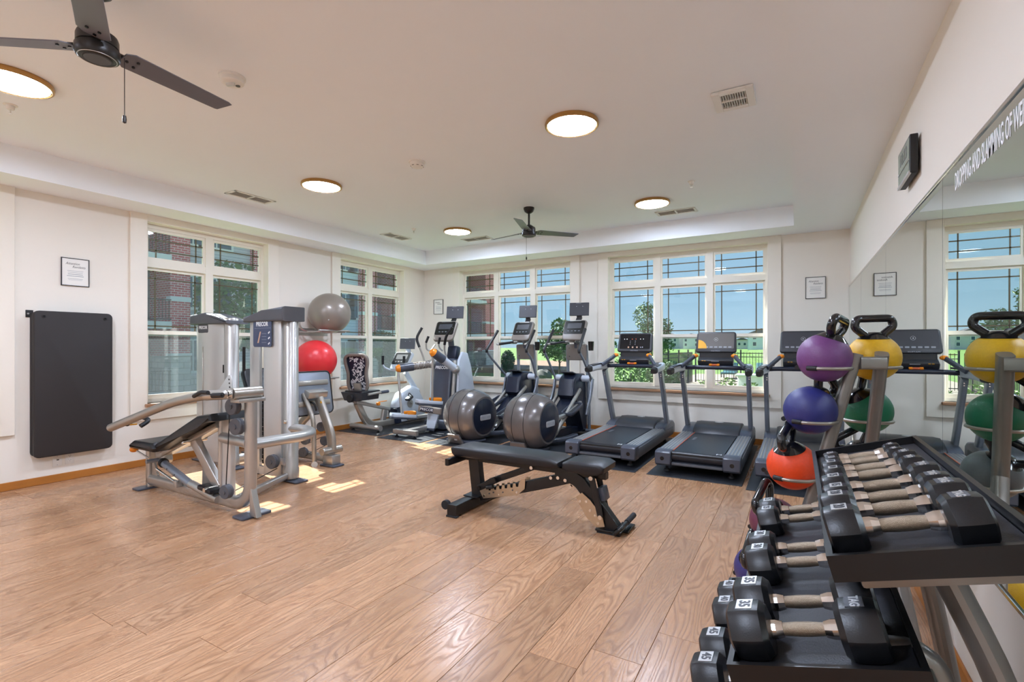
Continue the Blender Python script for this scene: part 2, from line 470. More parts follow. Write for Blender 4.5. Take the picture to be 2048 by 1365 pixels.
# ---- floor
floor = sroot('floor')
bm = B(); bx(bm, XL - WT, XR + WT, YF - WT, YB + WT, -0.12, -0.012)
obj('subfloor', bm, 'subfloor', floor, 0)
PW, PL, GAP = 0.229, 1.52, 0.0016
plank_cache = {}
def plank_mesh(w, l):
    key = (round(w, 4), round(l, 4))
    if key not in plank_cache:
        b = B(); box(b, (0, 0, -0.006), (w - GAP, l - GAP, 0.012), bev=0.0012, seg=1)
        bmesh.ops.recalc_face_normals(b, faces=b.faces)
        me = bpy.data.meshes.new('plank'); b.to_mesh(me); b.free(); me.materials.append(MATS['plank_wood']); plank_cache[key] = me
    return plank_cache[key]
rng = random.Random(5)
x = XR
while x > XL + 0.01:
    w = min(PW, x - XL)
    y = YF - rng.random() * PL
    while y < YB:
        y0, y1 = max(y, YF), min(y + PL, YB)
        if y1 - y0 > 0.05:
            o = bpy.data.objects.new('plank', plank_mesh(w, y1 - y0)); o.location = (x - w / 2, (y0 + y1) / 2, 0); link(o, floor)
        y += PL
    x -= PW
# ---- ceiling: tray with a dropped soffit round it
bm = B()
bx(bm, XL, TX0, YF, YB, ZS, ZC + 0.1); bx(bm, TX1, XR, YF, YB, ZS, ZC + 0.1)
bx(bm, TX0, TX1, TY1, YB, ZS, ZC + 0.1); bx(bm, TX0, TX1, YF, TY0, ZS, ZC + 0.1)
bx(bm, TX0, TX1, TY0, TY1, ZC, ZC + 0.1)
struct('ceiling', bm, 'ceiling_paint')
# ---- walls with window openings
ZW0, ZW1 = 0.70, 2.768
WIN_L = [(0.03, 1.49), (2.746, 4.213), (5.467, 6.943)]
WIN_B = [(-5.508, -3.253), (-2.603, -0.352)]
def wall_x(name, x0, x1, ya, yb, holes):
    b = B(); y = ya
    for h0, h1 in holes:
        bx(b, x0, x1, y, h0, 0, ZC); bx(b, x0, x1, h0, h1, 0, ZW0); bx(b, x0, x1, h0, h1, ZW1, ZC); y = h1
    bx(b, x0, x1, y, yb, 0, ZC); return struct(name, b, 'wall_paint')
def wall_y(name, y0, y1, xa, xb, holes):
    b = B(); x = xa
    for h0, h1 in holes:
        bx(b, x, h0, y0, y1, 0, ZC); bx(b, h0, h1, y0, y1, 0, ZW0); bx(b, h0, h1, y0, y1, ZW1, ZC); x = h1
    bx(b, x, xb, y0, y1, 0, ZC); return struct(name, b, 'wall_paint')
wall_x('wall_left', XL - WT, XL, YF - WT, YB + WT, WIN_L)
wall_x('wall_right', XR, XR + WT, YF - WT, YB + WT, [])
wall_y('wall_back', YB, YB + WT, XL, XR, WIN_B)
wall_y('wall_front', YF - WT, YF, XL, XR, [])
for nm, (x0, x1, y0, y1) in {'baseboard_left': (XL, XL + 0.014, YF, YB), 'baseboard_right': (XR - 0.014, XR, YF, YB), 'baseboard_back': (XL + 0.014, XR - 0.014, YB - 0.014, YB)}.items():
    b = B(); bx(b, x0, x1, y0, y1, 0, 0.078, bev=0.004, seg=1); struct(nm, b, 'oak_base')

# ---- windows.  local frame: a runs along the wall, d points out of the room, z up
def window(name, M, a0, a1, nl, flip=False):
    """M maps (a, d, z) to the world; a0..a1 opening; nl lites side by side"""
    root = sroot(name)
    def bb(b, p0, p1, q0, q1, r0, r1, bev=0.0):
        c = M @ V((p0 + p1) / 2, (q0 + q1) / 2, (r0 + r1) / 2)
        s = M.to_3x3() @ V(p1 - p0, q1 - q0, r1 - r0)
        box(b, c, (abs(s.x), abs(s.y), abs(s.z)), bev=bev, seg=1)
    CW = 0.165; ct = 0.03
    # painted casing boards, a big proud frame from the soffit to below the sill
    for p0, p1, r0, r1 in ((a0 - CW, a0, 0.515, ZS), (a1, a1 + CW, 0.515, ZS), (a0, a1, ZW1, ZS), (a0, a1, 0.515, ZW0 - 0.035)):
        b = B(); bb(b, p0, p1, -ct, 0.0, r0, r1, 0.002); obj('casing_board', b, 'trim_paint', root, 0)
    b = B(); bb(b, a0 - 0.03, a1 + 0.03, -ct - 0.045, 0.10, ZW0 - 0.035, ZW0, 0.006); obj('window_sill', b, 'sill_wood', root, 0)
    D0, D1 = 0.085, 0.15                      # vinyl frame depth range
    fw = 0.035; lw = (a1 - a0) / nl
    b = B()
    bb(b, a0, a0 + fw, D0, D1, ZW0, ZW1); bb(b, a1 - fw, a1, D0, D1, ZW0, ZW1)
    bb(b, a0 + fw, a1 - fw, D0, D1, ZW1 - 0.05, ZW1); bb(b, a0 + fw, a1 - fw, D0, D1, ZW0, ZW0 + 0.045)
    obj('window_frame', b, 'vinyl', root, 0)
    b = B(); bb(b, a0 + fw, a1 - fw, D0 - 0.004, D1, 2.268, 2.352); obj('transom_bar', b, 'vinyl', root, 0)
    for i in range(1, nl):
        b = B(); bb(b, a0 + i * lw - 0.045, a0 + i * lw + 0.045, D0 - 0.006, D1, ZW0 + 0.045, ZW1 - 0.05); obj('mullion', b, 'vinyl', root, 0)
    for i in range(nl):
        l0 = a0 + i * lw + (fw if i == 0 else 0.045); l1 = a0 + (i + 1) * lw - (fw if i == nl - 1 else 0.045)
        sw = 0.026
        for nm, z0, z1, dd in (('transom_sash', 2.352, ZW1 - 0.05, 0.0), ('upper_sash', 1.47, 2.268, 0.02), ('lower_sash', ZW0 + 0.045, 1.535, 0.0)):
            d0, d1 = D0 + 0.012 + dd, D0 + 0.034 + dd
            rl = 0.045 if nm == 'lower_sash' else 0.034
            b = B()
            bb(b, l0, l0 + sw, d0, d1, z0, z1); bb(b, l1 - sw, l1, d0, d1, z0, z1)
            bb(b, l0 + sw, l1 - sw, d0, d1, z1 - rl, z1); bb(b, l0 + sw, l1 - sw, d0, d1, z0, z0 + rl)
            s = obj(nm, b, 'vinyl', root, 0)
            b = B(); bb(b, l0 + sw, l1 - sw, d0 + 0.009, d0 + 0.012, z0 + rl, z1 - rl)
            left = name in ('window_1', 'window_2', 'window_3')
            obj('pane', b, ('pane_screen' if nm == 'lower_sash' else 'pane_dusty') if left else ('pane_clear'), s, 0)
            g0, g1, h0, h1 = l0 + sw, l1 - sw, z0 + rl, z1 - rl
            if nm != 'lower_sash':
                gi = 0.085 if nl == 3 else 0.08
                hs = (h1 - 0.09, h0 + 0.085)
                for a in (g0 + gi, g1 - gi):
                    b = B(); bb(b, a - 0.0075, a + 0.0075, d0 + 0.002, d0 + 0.008, h0, h1); obj('grille_bar', b, 'grille', s, 0)
                for z in hs:
                    b = B(); bb(b, g0, g1, d0 + 0.002, d0 + 0.008, z - 0.0075, z + 0.0075); obj('grille_bar', b, 'grille', s, 0)
    return root
ML = Matrix(((0, -1, 0, XL), (1, 0, 0, 0), (0, 0, 1, 0), (0, 0, 0, 1)))    # left wall: a = y, d = -x
MBK = Matrix(((1, 0, 0, 0), (0, 1, 0, YB), (0, 0, 1, 0), (0, 0, 0, 1)))    # back wall: a = x, d = +y
for i, (a0, a1) in enumerate(WIN_L): window('window_%d' % (i + 1), ML, a0, a1, 2)
for i, (a0, a1) in enumerate(WIN_B): window('window_%d' % (i + 4), MBK, a0, a1, 3)

# ---- mirrors along the right wall
MZ0, MZ1, MXF = 0.578, 2.108, XR - 0.008
seams = [0.0, 1.255, 2.907, 4.56, 6.21, 7.545]
mlabels = ['tall wall mirror pane beside the camera end of the dumbbell rack', 'wall mirror pane with white lettering along its top edge', 'wall mirror pane behind the ball rack, under the digital clock',
           'wall mirror pane between the seam behind the ball rack and the treadmill', 'wall mirror pane ending in the corner of the back wall']
mirror_panes = []
for i in range(5):
    r = thing('wall_mirror', mlabels[i], 'mirror', (XR, (seams[i] + seams[i + 1]) / 2, MZ0), 'mirror panes on the wall')
    b = B(); bx(b, MXF, XR - 0.001, seams[i] + 0.002, seams[i + 1] - 0.002, MZ0, MZ1); obj('mirror_glass', b, 'mirror_silver', r, 0)
    b = B(); bx(b, MXF - 0.006, XR, seams[i], seams[i + 1], MZ1, MZ1 + 0.016, 0.002, 1); obj('top_channel', b, 'chrome', r, 0)
    b = B(); bx(b, MXF - 0.006, XR, seams[i], seams[i + 1], MZ0 - 0.016, MZ0, 0.002, 1); obj('bottom_channel', b, 'chrome', r, 0)
    mirror_panes.append(r)
text('lettering', 'DROPPING AND SLAMMING OF WEIGHTS', 0.103, frame((MXF - 0.001, 2.70, 2.030), (0, -1, 0), (0, 0, 1)), 'white_print', mirror_panes[1], 0.0004, sx=0.43, align='LEFT', bold=0.0012)
# ================================================================== ceiling fixtures
def ceiling_lamp(x, y, label):
    t = thing('ceiling_lamp', label, 'ceiling lamp', (x, y, ZC), 'round ceiling lamps')
    b = B(); lathe(b, [(0.150, ZC - 0.004), (0.205, ZC), (0.210, ZC - 0.012), (0.208, ZC - 0.03), (0.196, ZC - 0.034), (0.190, ZC - 0.030), (0.150, ZC - 0.018)], T(x, y, 0), 48)
    obj('lamp_ring', b, 'brass', t)
    b = B(); lathe(b, [(0, ZC - 0.029), (0.190, ZC - 0.029), (0.190, ZC - 0.022), (0, ZC - 0.022)], T(x, y, 0), 48)
    obj('diffuser', b, 'lamp_diffuser', t)
for x, y, lb in ((-4.44, 1.14, 'round glowing ceiling lamp with brass rim beside the dark ceiling fan blade'), (-1.525, 1.14, 'round glowing ceiling lamp with brass rim nearest the mirror wall letters'),
                 (-4.44, 3.56, 'round glowing ceiling lamp with brass rim near the press machine window'), (-1.525, 3.56, 'round glowing ceiling lamp with brass rim across from the square grille vent'),
                 (-4.43, 6.0, 'round glowing ceiling lamp with brass rim over the corner machine'), (-1.52, 6.0, 'round glowing ceiling lamp with brass rim over the treadmills'),
                 (-4.44, -1.28, 'round glowing ceiling lamp with brass rim at the far room end, window side'), (-1.525, -1.28, 'round glowing ceiling lamp with brass rim at the far room end, mirror side')):
    ceiling_lamp(x, y, lb)

def ceiling_fan(x, y, a0, chain, label):
    t = thing('ceiling_fan', label, 'ceiling fan', (x, y, ZC), 'three-blade ceiling fans')
    M = T(x, y, 0)
    b = B(); lathe(b, [(0.0, ZC), (0.068, ZC), (0.068, ZC - 0.018), (0.055, ZC - 0.05), (0.028, ZC - 0.07), (0.0, ZC - 0.072)], M, 28); obj('canopy', b, 'fan_metal', t)
    b = B(); rod(b, (x, y, ZC - 0.06), (x, y, 2.86), 0.0125); obj('downrod', b, 'fan_metal', t)
    b = B(); lathe(b, [(0.0, 2.885), (0.035, 2.88), (0.06, 2.86), (0.078, 2.85), (0.083, 2.835), (0.083, 2.80), (0.078, 2.797), (0.078, 2.79), (0.088, 2.787), (0.09, 2.757), (0.083, 2.742), (0.06, 2.738), (0.058, 2.735), (0, 2.735)], M, 36)
    h = obj('motor_housing', b, 'fan_metal', t)
    b = B(); tube(b, [(x + 0.074 * math.cos(i * PI / 18), y + 0.074 * math.sin(i * PI / 18), 2.739) for i in range(36)], 0.0022, closed=True); obj('trim_ring', b, 'silver', h)
    b = B(); lathe(b, [(0, 2.733), (0.05, 2.733), (0.055, 2.737), (0, 2.738)], M, 28); obj('bottom_cap', b, 'grey_plastic', h)
    for k in range(3):
        a = math.radians(a0 + 120 * k)
        Mb = M @ R(a, 'Z') @ T(0, 0, 2.795) @ R(math.radians(-13), 'X')
        prof = [(0.10, -0.045), (0.135, -0.068), (0.64, -0.055), (0.665, -0.045), (0.635, 0.045), (0.62, 0.05), (0.13, 0.06), (0.10, 0.03)]
        b = B(); prism(b, prof, 0.006, Mb, 0.0015, 1); bl = obj('fan_blade', b, 'fan_blade', t, 25)
        b = B(); prism(b, [(0.06, -0.018), (0.12, -0.02), (0.12, 0.02), (0.06, 0.018)], 0.006, Mb @ T(0, 0, 0.006)); obj('blade_bracket', b, 'fan_metal', t)
        for sx, sy in ((0.125, 0.0), (0.165, -0.025), (0.165, 0.02)):
            b = B(); disc(b, Mb @ V(sx, sy, -0.005), Mb.to_3x3() @ V(0, 0, 1), 0.007, 0.006, 10); obj('screw', b, 'black_gloss', bl)
    cx, cy = x + chain[0], y + chain[1]
    b = B(); rod(b, (cx, cy, 2.76), (cx, cy, 2.48), 0.0018, 6); ch = obj('pull_chain', b, 'fan_metal', t)
    b = B(); lathe(b, [(0, 2.482), (0.007, 2.478), (0.009, 2.46), (0.008, 2.445), (0, 2.44)], T(cx, cy, 0), 12); obj('chain_pull', b, 'fan_metal', ch)
ceiling_fan(-2.92, 1.05, 96, (0.075, 0.08), 'dark three-blade ceiling fan between the lamp and the smoke alarm with strobe')
ceiling_fan(-2.93, 5.478, 47, (-0.02, -0.03), 'dark three-blade ceiling fan in front of the treadmill windows')

def slot_vent(x, y, rot, label):
    t = thing('ceiling_vent', label, 'vent', (x, y, ZC), 'flat white double slot vents')
    M = T(x, y, ZC) @ R(rot, 'Z')
    b = B()
    for p in ((-0.235, 0, 0.03, 0.22), (0.235, 0, 0.03, 0.22), (0, 0, 0.02, 0.22), (0, -0.095, 0.5, 0.03), (0, 0.095, 0.5, 0.03)):
        box(b, M @ V(p[0], p[1], -0.005), (p[2], p[3], 0.008), rot=R(rot, 'Z'), bev=0.002, seg=1)
    obj('vent_frame', b, 'white_plastic', t)
    b = B(); box(b, M @ V(0, 0, -0.001), (0.46, 0.18, 0.002), rot=R(rot, 'Z')); obj('duct_opening', b, 'vent_grey', t)
    for s in (-1, 1):
        for k in range(7):
            b = B(); box(b, M @ V(s * 0.115, -0.07 + k * 0.0235, -0.004), (0.2, 0.019, 0.0015), rot=R(rot, 'Z') @ R(0.35, 'X')); obj('slat', b, 'white_plastic', t, 0)
slot_vent(-5.535, 3.45, PI / 2, 'white slot vent in the ceiling above the press machine window')
slot_vent(-5.515, 5.84, PI / 2, 'white slot vent in the ceiling near the room corner, window side')
slot_vent(-4.5, 6.62, 0, 'white slot vent in the ceiling behind the corner lamp')
slot_vent(-1.36, 6.58, 0, 'white slot vent in the ceiling above the treadmills')
# square grille vent, hanging open a little on one edge
cx, cy = -0.385, 3.77
t = thing('grille_vent', 'square white ceiling grille with grey louvres beside the soffit', 'vent', (cx, cy, ZC))
M = T(cx, cy, ZC - 0.014) @ R(math.radians(0), 'Z')
b = B()
for p in ((-0.107, 0, 0.05, 0.30), (0.107, 0, 0.05, 0.30), (0, -0.128, 0.17, 0.045), (0, 0.128, 0.17, 0.045), (0, 0, 0.17, 0.012)):
    box(b, M @ V(p[0], p[1], 0), (p[2], p[3], 0.02), bev=0.004, seg=1)
obj('vent_frame', b, 'white_plastic', t)
b = B(); box(b, M @ V(0, 0, 0.012), (0.2, 0.27, 0.003)); obj('duct_opening', b, 'vent_dark', t)
for s in (-1, 1):
    for k in range(11):
        b = B(); box(b, M @ V(-0.078 + k * 0.0155, s * 0.056, 0.001), (0.0022, 0.098, 0.016), rot=R(0.35, 'Y')); obj('slat', b, 'white_plastic', t, 0)

def smoke(x, y, lens, label):
    t = thing('smoke_alarm', label, 'smoke alarm', (x, y, ZC))
    b = B(); lathe(b, [(0.078, ZC), (0.078, ZC - 0.012), (0.07, ZC - 0.016), (0.068, ZC - 0.038), (0.055, ZC - 0.05), (0.03, ZC - 0.054), (0, ZC - 0.054)], T(x, y, 0), 32); obj('alarm_body', b, 'white_plastic', t)
    if lens:
        b = B(); box(b, (x + 0.015, y - 0.02, ZC - 0.062), (0.055, 0.018, 0.022), rot=R(0.5, 'Z'), bev=0.005); obj('strobe_lens', b, 'lens_glass', t)
        b = B(); disc(b, (x + 0.02, y + 0.025, ZC - 0.054), (0, 0, 1), 0.014, 0.006); obj('sounder', b, 'vent_dark', t)
    else:
        for k in range(8):
            a = k * PI / 4
            b = B(); box(b, (x + 0.055 * math.cos(a), y + 0.055 * math.sin(a), ZC - 0.042), (0.012, 0.02, 0.012), rot=R(a, 'Z')); obj('slot', b, 'vent_dark', t)
smoke(-3.17, 1.85, True, 'white smoke alarm with clear strobe lens beside the fan blade tip')
smoke(-3.115, 3.58, False, 'small white smoke alarm in the middle of the ceiling')
def sprinkler(x, y, label):
    t = thing('sprinkler_head', label, 'sprinkler', (x, y, ZC), 'ceiling sprinklers')
    b = B(); lathe(b, [(0.04, ZC), (0.04, ZC - 0.003), (0.026, ZC - 0.006), (0.022, ZC - 0.03), (0.018, ZC - 0.034), (0, ZC - 0.034)], T(x, y, 0), 24); obj('escutcheon', b, 'white_plastic', t)
    b = B(); rod(b, (x - 0.009, y, ZC - 0.03), (x - 0.006, y, ZC - 0.06), 0.0025, 8); rod(b, (x + 0.009, y, ZC - 0.03), (x + 0.006, y, ZC - 0.06), 0.0025, 8); rod(b, (x, y, ZC - 0.03), (x, y, ZC - 0.056), 0.003, 8)
    obj('frame_arms', b, 'chrome', t)
    b = B(); lathe(b, [(0, ZC - 0.058), (0.013, ZC - 0.06), (0.013, ZC - 0.063), (0, ZC - 0.064)], T(x, y, 0), 12); obj('deflector', b, 'chrome', t)
sprinkler(-0.97, 5.46, 'small white sprinkler near the treadmill lamp')
sprinkler(-4.93, 1.26, 'small white sprinkler beside the lamp next to the big fan')
sprinkler(-4.92, 5.58, 'small white sprinkler near the corner lamp and slot vent')

# ================================================================== things on the walls
def notice(M, label):
    """framed notice; local x right, y up, z out of the wall; 0.222 x 0.278"""
    o = M @ V(0, 0, 0)
    t = thing('framed_notice', label, 'picture frame', o, 'framed gym notices')
    w, h, f = 0.226, 0.282, 0.006
    b = B()
    for c, s in (((-w / 2 + f / 2, 0, .008), (f, h, .016)), ((w / 2 - f / 2, 0, .008), (f, h, .016)), ((0, h / 2 - f / 2, .008), (w, f, .016)), ((0, -h / 2 + f / 2, .008), (w, f, .016))):
        r = M.to_3x3().to_4x4(); box(b, M @ V(*c), s, rot=r)
    obj('frame', b, 'dark_plastic', t, 0)
    b = B(); box(b, M @ V(0, 0, .006), (w - 2 * f, h - 2 * f, .006), rot=M.to_3x3().to_4x4()); obj('paper', b, 'paper', t, 0)
    text('heading', 'Attention', 0.036, M @ T(-0.022, 0.085, 0.0095), 'dark_print', t, 0.0003, sx=0.8, shear=0.35)
    text('heading', 'Residents', 0.034, M @ T(0.028, 0.053, 0.0095), 'dark_print', t, 0.0003, sx=0.8, shear=0.35)
    b = B()
    for k, (yy, ww, th) in enumerate(((0.012, .13, .003), (-.004, .12, .003), (-.022, .12, .005), (-.040, .135, .005), (-.068, .12, .003), (-.08, .11, .002))):
        box(b, M @ V(0, yy, .0094), (ww, th, .0008), rot=M.to_3x3().to_4x4())
    obj('text_lines', b, 'grey_print', t, 0)
notice(frame((XL, 2.109, 2.107), (0, 1, 0), (0, 0, 1)), 'framed Attention Residents notice above the black exercise mat')
notice(frame((-6.025, YB, 2.118), (1, 0, 0), (0, 0, 1)), 'framed notice in the corner behind the cross trainer screen')
notice(frame((0.204, YB, 2.117), (1, 0, 0), (0, 0, 1)), 'framed Attention Residents notice between window and mirror wall')

# exercise mat hanging on wall hooks
t = thing('hanging_exercise_mat', 'thick black exercise mat hanging on the wall under the framed notice', 'exercise mat', (XL, 2.08, 0.28))
pts = rrect(0.625, 1.42, 0.045)
b = B(); prism(b, pts, 0.05, frame((XL + 0.075, 2.08, 0.985), (0, 1, 0), (0, 0, 1)), 0.012, 3); obj('mat_body', b, 'exercise_mat', t)
b = B(); prism(b, rrect(0.62, 1.40, 0.045), 0.045, frame((XL + 0.026, 2.072, 0.985), (0, 1, 0), (0, 0, 1)), 0.012, 3); obj('folded_half', b, 'exercise_mat', t)
for yy in (1.84, 2.325):
    b = B(); tube(b, [(XL + 0.101 + 0.0, yy + 0.013 * math.cos(i * PI / 6), 1.64 + 0.013 * math.sin(i * PI / 6)) for i in range(12)], 0.004, closed=True); obj('grommet', b, 'black_matte', t)
    b = B(); disc(b, (XL + 0.1, yy, 1.64), (1, 0, 0), 0.011, 0.004); obj('hook_end', b, 'black_gloss', t)
b = B(); bx(b, XL, XL + 0.008, 1.735, 1.79, 1.63, 1.70, 0.002, 1); rk = obj('hanger_plate', b, 'black_matte', t)
b = B(); disc(b, (XL + 0.01, 1.752, 1.665), (1, 0, 0), 0.008, 0.006, 12); obj('screw', b, 'silver', rk)
# wall plates
t = thing('data_outlet', 'white blank wall plate with one socket under the exercise mat', 'outlet', (XL, 1.968, 0.2))
b = B(); box(b, (XL + 0.003, 1.968, 0.213), (0.006, 0.072, 0.118), bev=0.003); obj('cover_plate', b, 'white_plastic', t)
b = B(); box(b, (XL + 0.0065, 1.972, 0.218), (0.003, 0.018, 0.012)); obj('jack', b, 'vent_dark', t)
for zz in (0.17, 0.255):
    b = B(); disc(b, (XL + 0.0065, 1.968, zz), (1, 0, 0), 0.003, 0.002, 8); obj('screw', b, 'grey_print', t)
t = thing('power_outlet', 'white double power outlet under the exercise mat', 'outlet', (XL, 2.065, 0.2))
b = B(); box(b, (XL + 0.003, 2.065, 0.219), (0.006, 0.072, 0.118), bev=0.003); obj('cover_plate', b, 'white_plastic', t)
for zz in (0.198, 0.240):
    b = B(); box(b, (XL + 0.007, 2.065, zz), (0.003, 0.034, 0.03), bev=0.001); s = obj('socket', b, 'paper', t)
    b = B()
    for dy in (-0.007, 0.007): box(b, (XL + 0.009, 2.065 + dy, zz + 0.004), (0.0015, 0.002, 0.009))
    disc(b, (XL + 0.009, 2.065, zz - 0.007), (1, 0, 0), 0.0025, 0.0015, 8); obj('slots', b, 'black_matte', s)

# digital clock on the mirror wall
t = thing('digital_clock', 'black digital wall clock with grey display above the mirror', 'clock', (XR, 3.575, 2.29))
MC = frame((XR - 0.03, 3.575, 2.40), (0, -1, 0), (0, 0, 1))
b = B(); prism(b, rrect(0.36, 0.215, 0.012), 0.036, MC, 0.004, 2); obj('housing', b, 'black_matte', t)
b = B(); prism(b, rrect(0.325, 0.115, 0.004), 0.003, MC @ T(0, 0.035, 0.019)); s = obj('display', b, 'lcd', t)
text('digits', '10:23', 0.10, MC @ T(0.0, 0.035, 0.021), 'label_dark', s, 0.0003)
b = B(); prism(b, rrect(0.325, 0.055, 0.004), 0.003, MC @ T(0, -0.062, 0.019)); obj('lower_display', b, 'lcd', t)
b = B(); box(b, MC @ V(0, -0.028, 0.02), (0.004, 0.33, 0.006)); obj('divider', b, 'chrome', t)
b = B(); box(b, MC @ V(0, -0.1, 0.018), (0.012, 0.35, 0.016)); obj('bottom_bezel', b, 'silver', t)
b = B(); box(b, MC @ V(0, -0.02, -0.022), (0.02, 0.2, 0.12)); obj('wall_bracket', b, 'black_matte', t)

# wall rack with two stability balls
GB, RB = V(-6.055, 5.0, 1.845), V(-6.06, 4.757, 1.152)
t = thing('ball_wall_rack', 'grey steel wall rack with curved arms carrying two stability balls', 'ball rack', (XL, 4.9, 0.8))
for k, (c, ya, yb) in enumerate(((GB, 4.60, 5.30), (RB, 4.40, 5.10))):
    zb = c.z - 0.262
    b = B(); tube(b, [(XL + 0.17, ya, zb + 0.28), (XL + 0.17, ya, zb), (XL + 0.17, yb, zb)], 0.0135, rad=0.13); obj('arm', b, 'silver', t)
    b = B(); tube(b, [(XL + 0.47, ya + 0.1, zb + 0.0), (XL + 0.47, yb - 0.05, zb)], 0.0135); obj('arm', b, 'silver', t)
    for yy in (ya + 0.14, yb - 0.12):
        b = B(); tube(b, [(XL, yy, zb - 0.02), (XL + 0.47, yy, zb - 0.015)], 0.012); obj('cross_bar', b, 'silver', t)
    b = B(); bx(b, XL, XL + 0.006, ya + 0.09, yb - 0.07, zb - 0.07, zb + 0.04, 0.002, 1); obj('wall_plate', b, 'silver', t)
o = obj('stability_ball', ball(B(), GB, 0.305, 40, 26, sz=0.985), 'ball_grey'); tag(o, 'large grey stability ball on the upper arms of the wall rack', 'exercise ball', 'stability balls on the wall rack')
b = B(); disc(b, GB + V(0.21, -0.19, -0.11), (0.21, -0.19, -0.11), 0.008, 0.012, 12); obj('valve_plug', b, 'white_print', o)
o = obj('stability_ball', ball(B(), RB, 0.296, 40, 26, sz=0.975), 'ball_red'); tag(o, 'large red stability ball on the lower arms of the wall rack', 'exercise ball', 'stability balls on the wall rack')
b = B(); disc(b, RB + V(0.24, -0.05, -0.16), (0.24, -0.05, -0.16), 0.008, 0.014, 12); obj('valve_plug', b, 'white_print', o)
# ================================================================== outside
bm = B()
def quad(b, pts): b.faces.new([b.verts.new(p) for p in pts])
# rolling ground: a strip grid, level by the building and rising to a low hill far behind
def gz(x, y):
    z = -0.45
    if y > 60: z += min(1.0, (y - 60) / 120) * 1.0
    if x < -7: z -= min(1.0, (-7 - x) / 14) * 0.4
    return z
xs = [-220, -160, -120, -80, -60, -45, -34, -26, -20, -15, -11, -8.6, -6.6, -4, 0, 4, 8, 14, 22, 34, 50, 80, 130, 200]
ys = [-25, -12, -4, 0, 4, 7.72, 9, 12, 16, 20, 26, 34, 38, 42, 47, 53, 60, 80, 120, 180, 330]
vs = {}
for i, xx in enumerate(xs):
    for j, yy in enumerate(ys): vs[i, j] = bm.verts.new((xx, yy, gz(xx, yy)))
for i in range(len(xs) - 1):
    for j in range(len(ys) - 1):
        if xs[i] >= -6.6 and xs[i + 1] <= 1 and ys[j] >= -4 and ys[j + 1] <= 7.8: continue
        bm.faces.new((vs[i, j], vs[i + 1, j], vs[i + 1, j + 1], vs[i, j + 1]))
o = obj('lawn', bm, 'grass', None, 0); o['kind'] = 'structure'
b = B(); bx(b, -5.5, 18, 12.0, 33, -0.5, -0.38); o = obj('pool_deck', b, 'pool_deck', None, 0); o['kind'] = 'structure'
b = B(); bx(b, -60, -13.5, 34, 56, -0.9, -0.43); o = obj('gravel_bed', b, 'bare_soil', None, 0); o['kind'] = 'structure'
b = B(); bx(b, -15.5, -12.5, -20, 25.4, -1.0, -0.66); o = obj('sidewalk', b, 'sidewalk', None, 0); o['kind'] = 'structure'

# ---- foliage
def leaf_cloud(name, blobs, n, size, m, parent, seed):
    rg = random.Random(seed); vs, fs = [], []
    tot = sum(r[0] * r[1] * r[2] for _, r in blobs)
    for c, r in blobs:
        for _ in range(int(n * r[0] * r[1] * r[2] / tot)):
            while True:
                p = V(rg.uniform(-1, 1), rg.uniform(-1, 1), rg.uniform(-1, 1))
                if 0.35 < p.length < 1: break
            p = V(c[0] + p.x * r[0], c[1] + p.y * r[1], c[2] + p.z * r[2])
            q = Matrix.Rotation(rg.uniform(0, 6.28), 3, 'Z') @ Matrix.Rotation(rg.uniform(-1.2, 1.2), 3, 'X') @ Matrix.Rotation(rg.uniform(-1.2, 1.2), 3, 'Y')
            s = size * rg.uniform(0.6, 1.3); k = len(vs)
            for a, bq, cz in ((-1, 0, 0), (0, -0.45, 0.1), (1, 0, 0), (0, 0.45, 0.1)): vs.append(p + q @ V(a * s, bq * s, cz * s))
            fs.append((k, k + 1, k + 2, k + 3))
    off = world_off(parent)
    me = bpy.data.meshes.new(name); me.from_pydata([v - off for v in vs], [], fs); me.materials.append(MATS[m])
    o = bpy.data.objects.new(name, me); link(o, parent); o['kind'] = 'stuff'; return o
def tree(name, label, base, h, blobs, n, size, m, seed, trunk=0.12, group=None, cat='tree'):
    t = thing(name, label, cat, base, group)
    top = max(c[2] for c, r in blobs)
    b = B(); tube(b, [base, V(base[0] + 0.06, base[1], base[2] + (top - base[2]) * 0.5), V(base[0] - 0.05, base[1] + 0.05, top)], circ(trunk, 8), taper=(1, 0.35))
    rg = random.Random(seed + 50)
    for c, r in blobs:
        z0 = base[2] + (c[2] - base[2]) * 0.55
        tube(b, [(base[0], base[1], z0), (c[0], c[1], c[2])], circ(trunk * 0.4, 6), taper=(1, 0.4))
    obj('trunk', b, 'bark', t)
    leaf_cloud('foliage', blobs, n, size, m, t, seed)
    return t
G0 = -0.45
def at(u, v, y): return WY(u, v, y)
# young tree seen between the two cross trainers
p = WZ(1118, 757, -0.45); d = (p - CAM).dot(FW)
def up_(u, v): return CAM + ray(u, v) * d
c1, c2, c3, c4 = up_(1122, 662), up_(1110, 700), up_(1138, 706), up_(1098, 688)
tree('young_tree', 'young leafy tree with slim trunk outside, behind the two cross trainers', (p.x, p.y, -0.45), 3, [(c1, (0.62, 0.6, 0.75)), (c2, (0.95, 0.8, 0.6)), (c3, (0.8, 0.7, 0.55)), (c4, (0.6, 0.5, 0.45))], 2000, 0.13, 'leaf', 3, 0.06)
p = WZ(1016, 743, -0.45); d = (p - CAM).dot(FW); c = CAM + ray(1016, 722) * d
t = thing('round_shrub', 'clipped round dark green shrub outside on the lawn', 'shrub', (p.x, p.y, -0.45))
b = B(); rod(b, (p.x, p.y, -0.5), (p.x, p.y, 0.3), 0.08, 8); obj('stem', b, 'bark', t); leaf_cloud('foliage', [(c, (0.52, 0.52, 0.78))], 2600, 0.07, 'leaf_dark', t, 8)
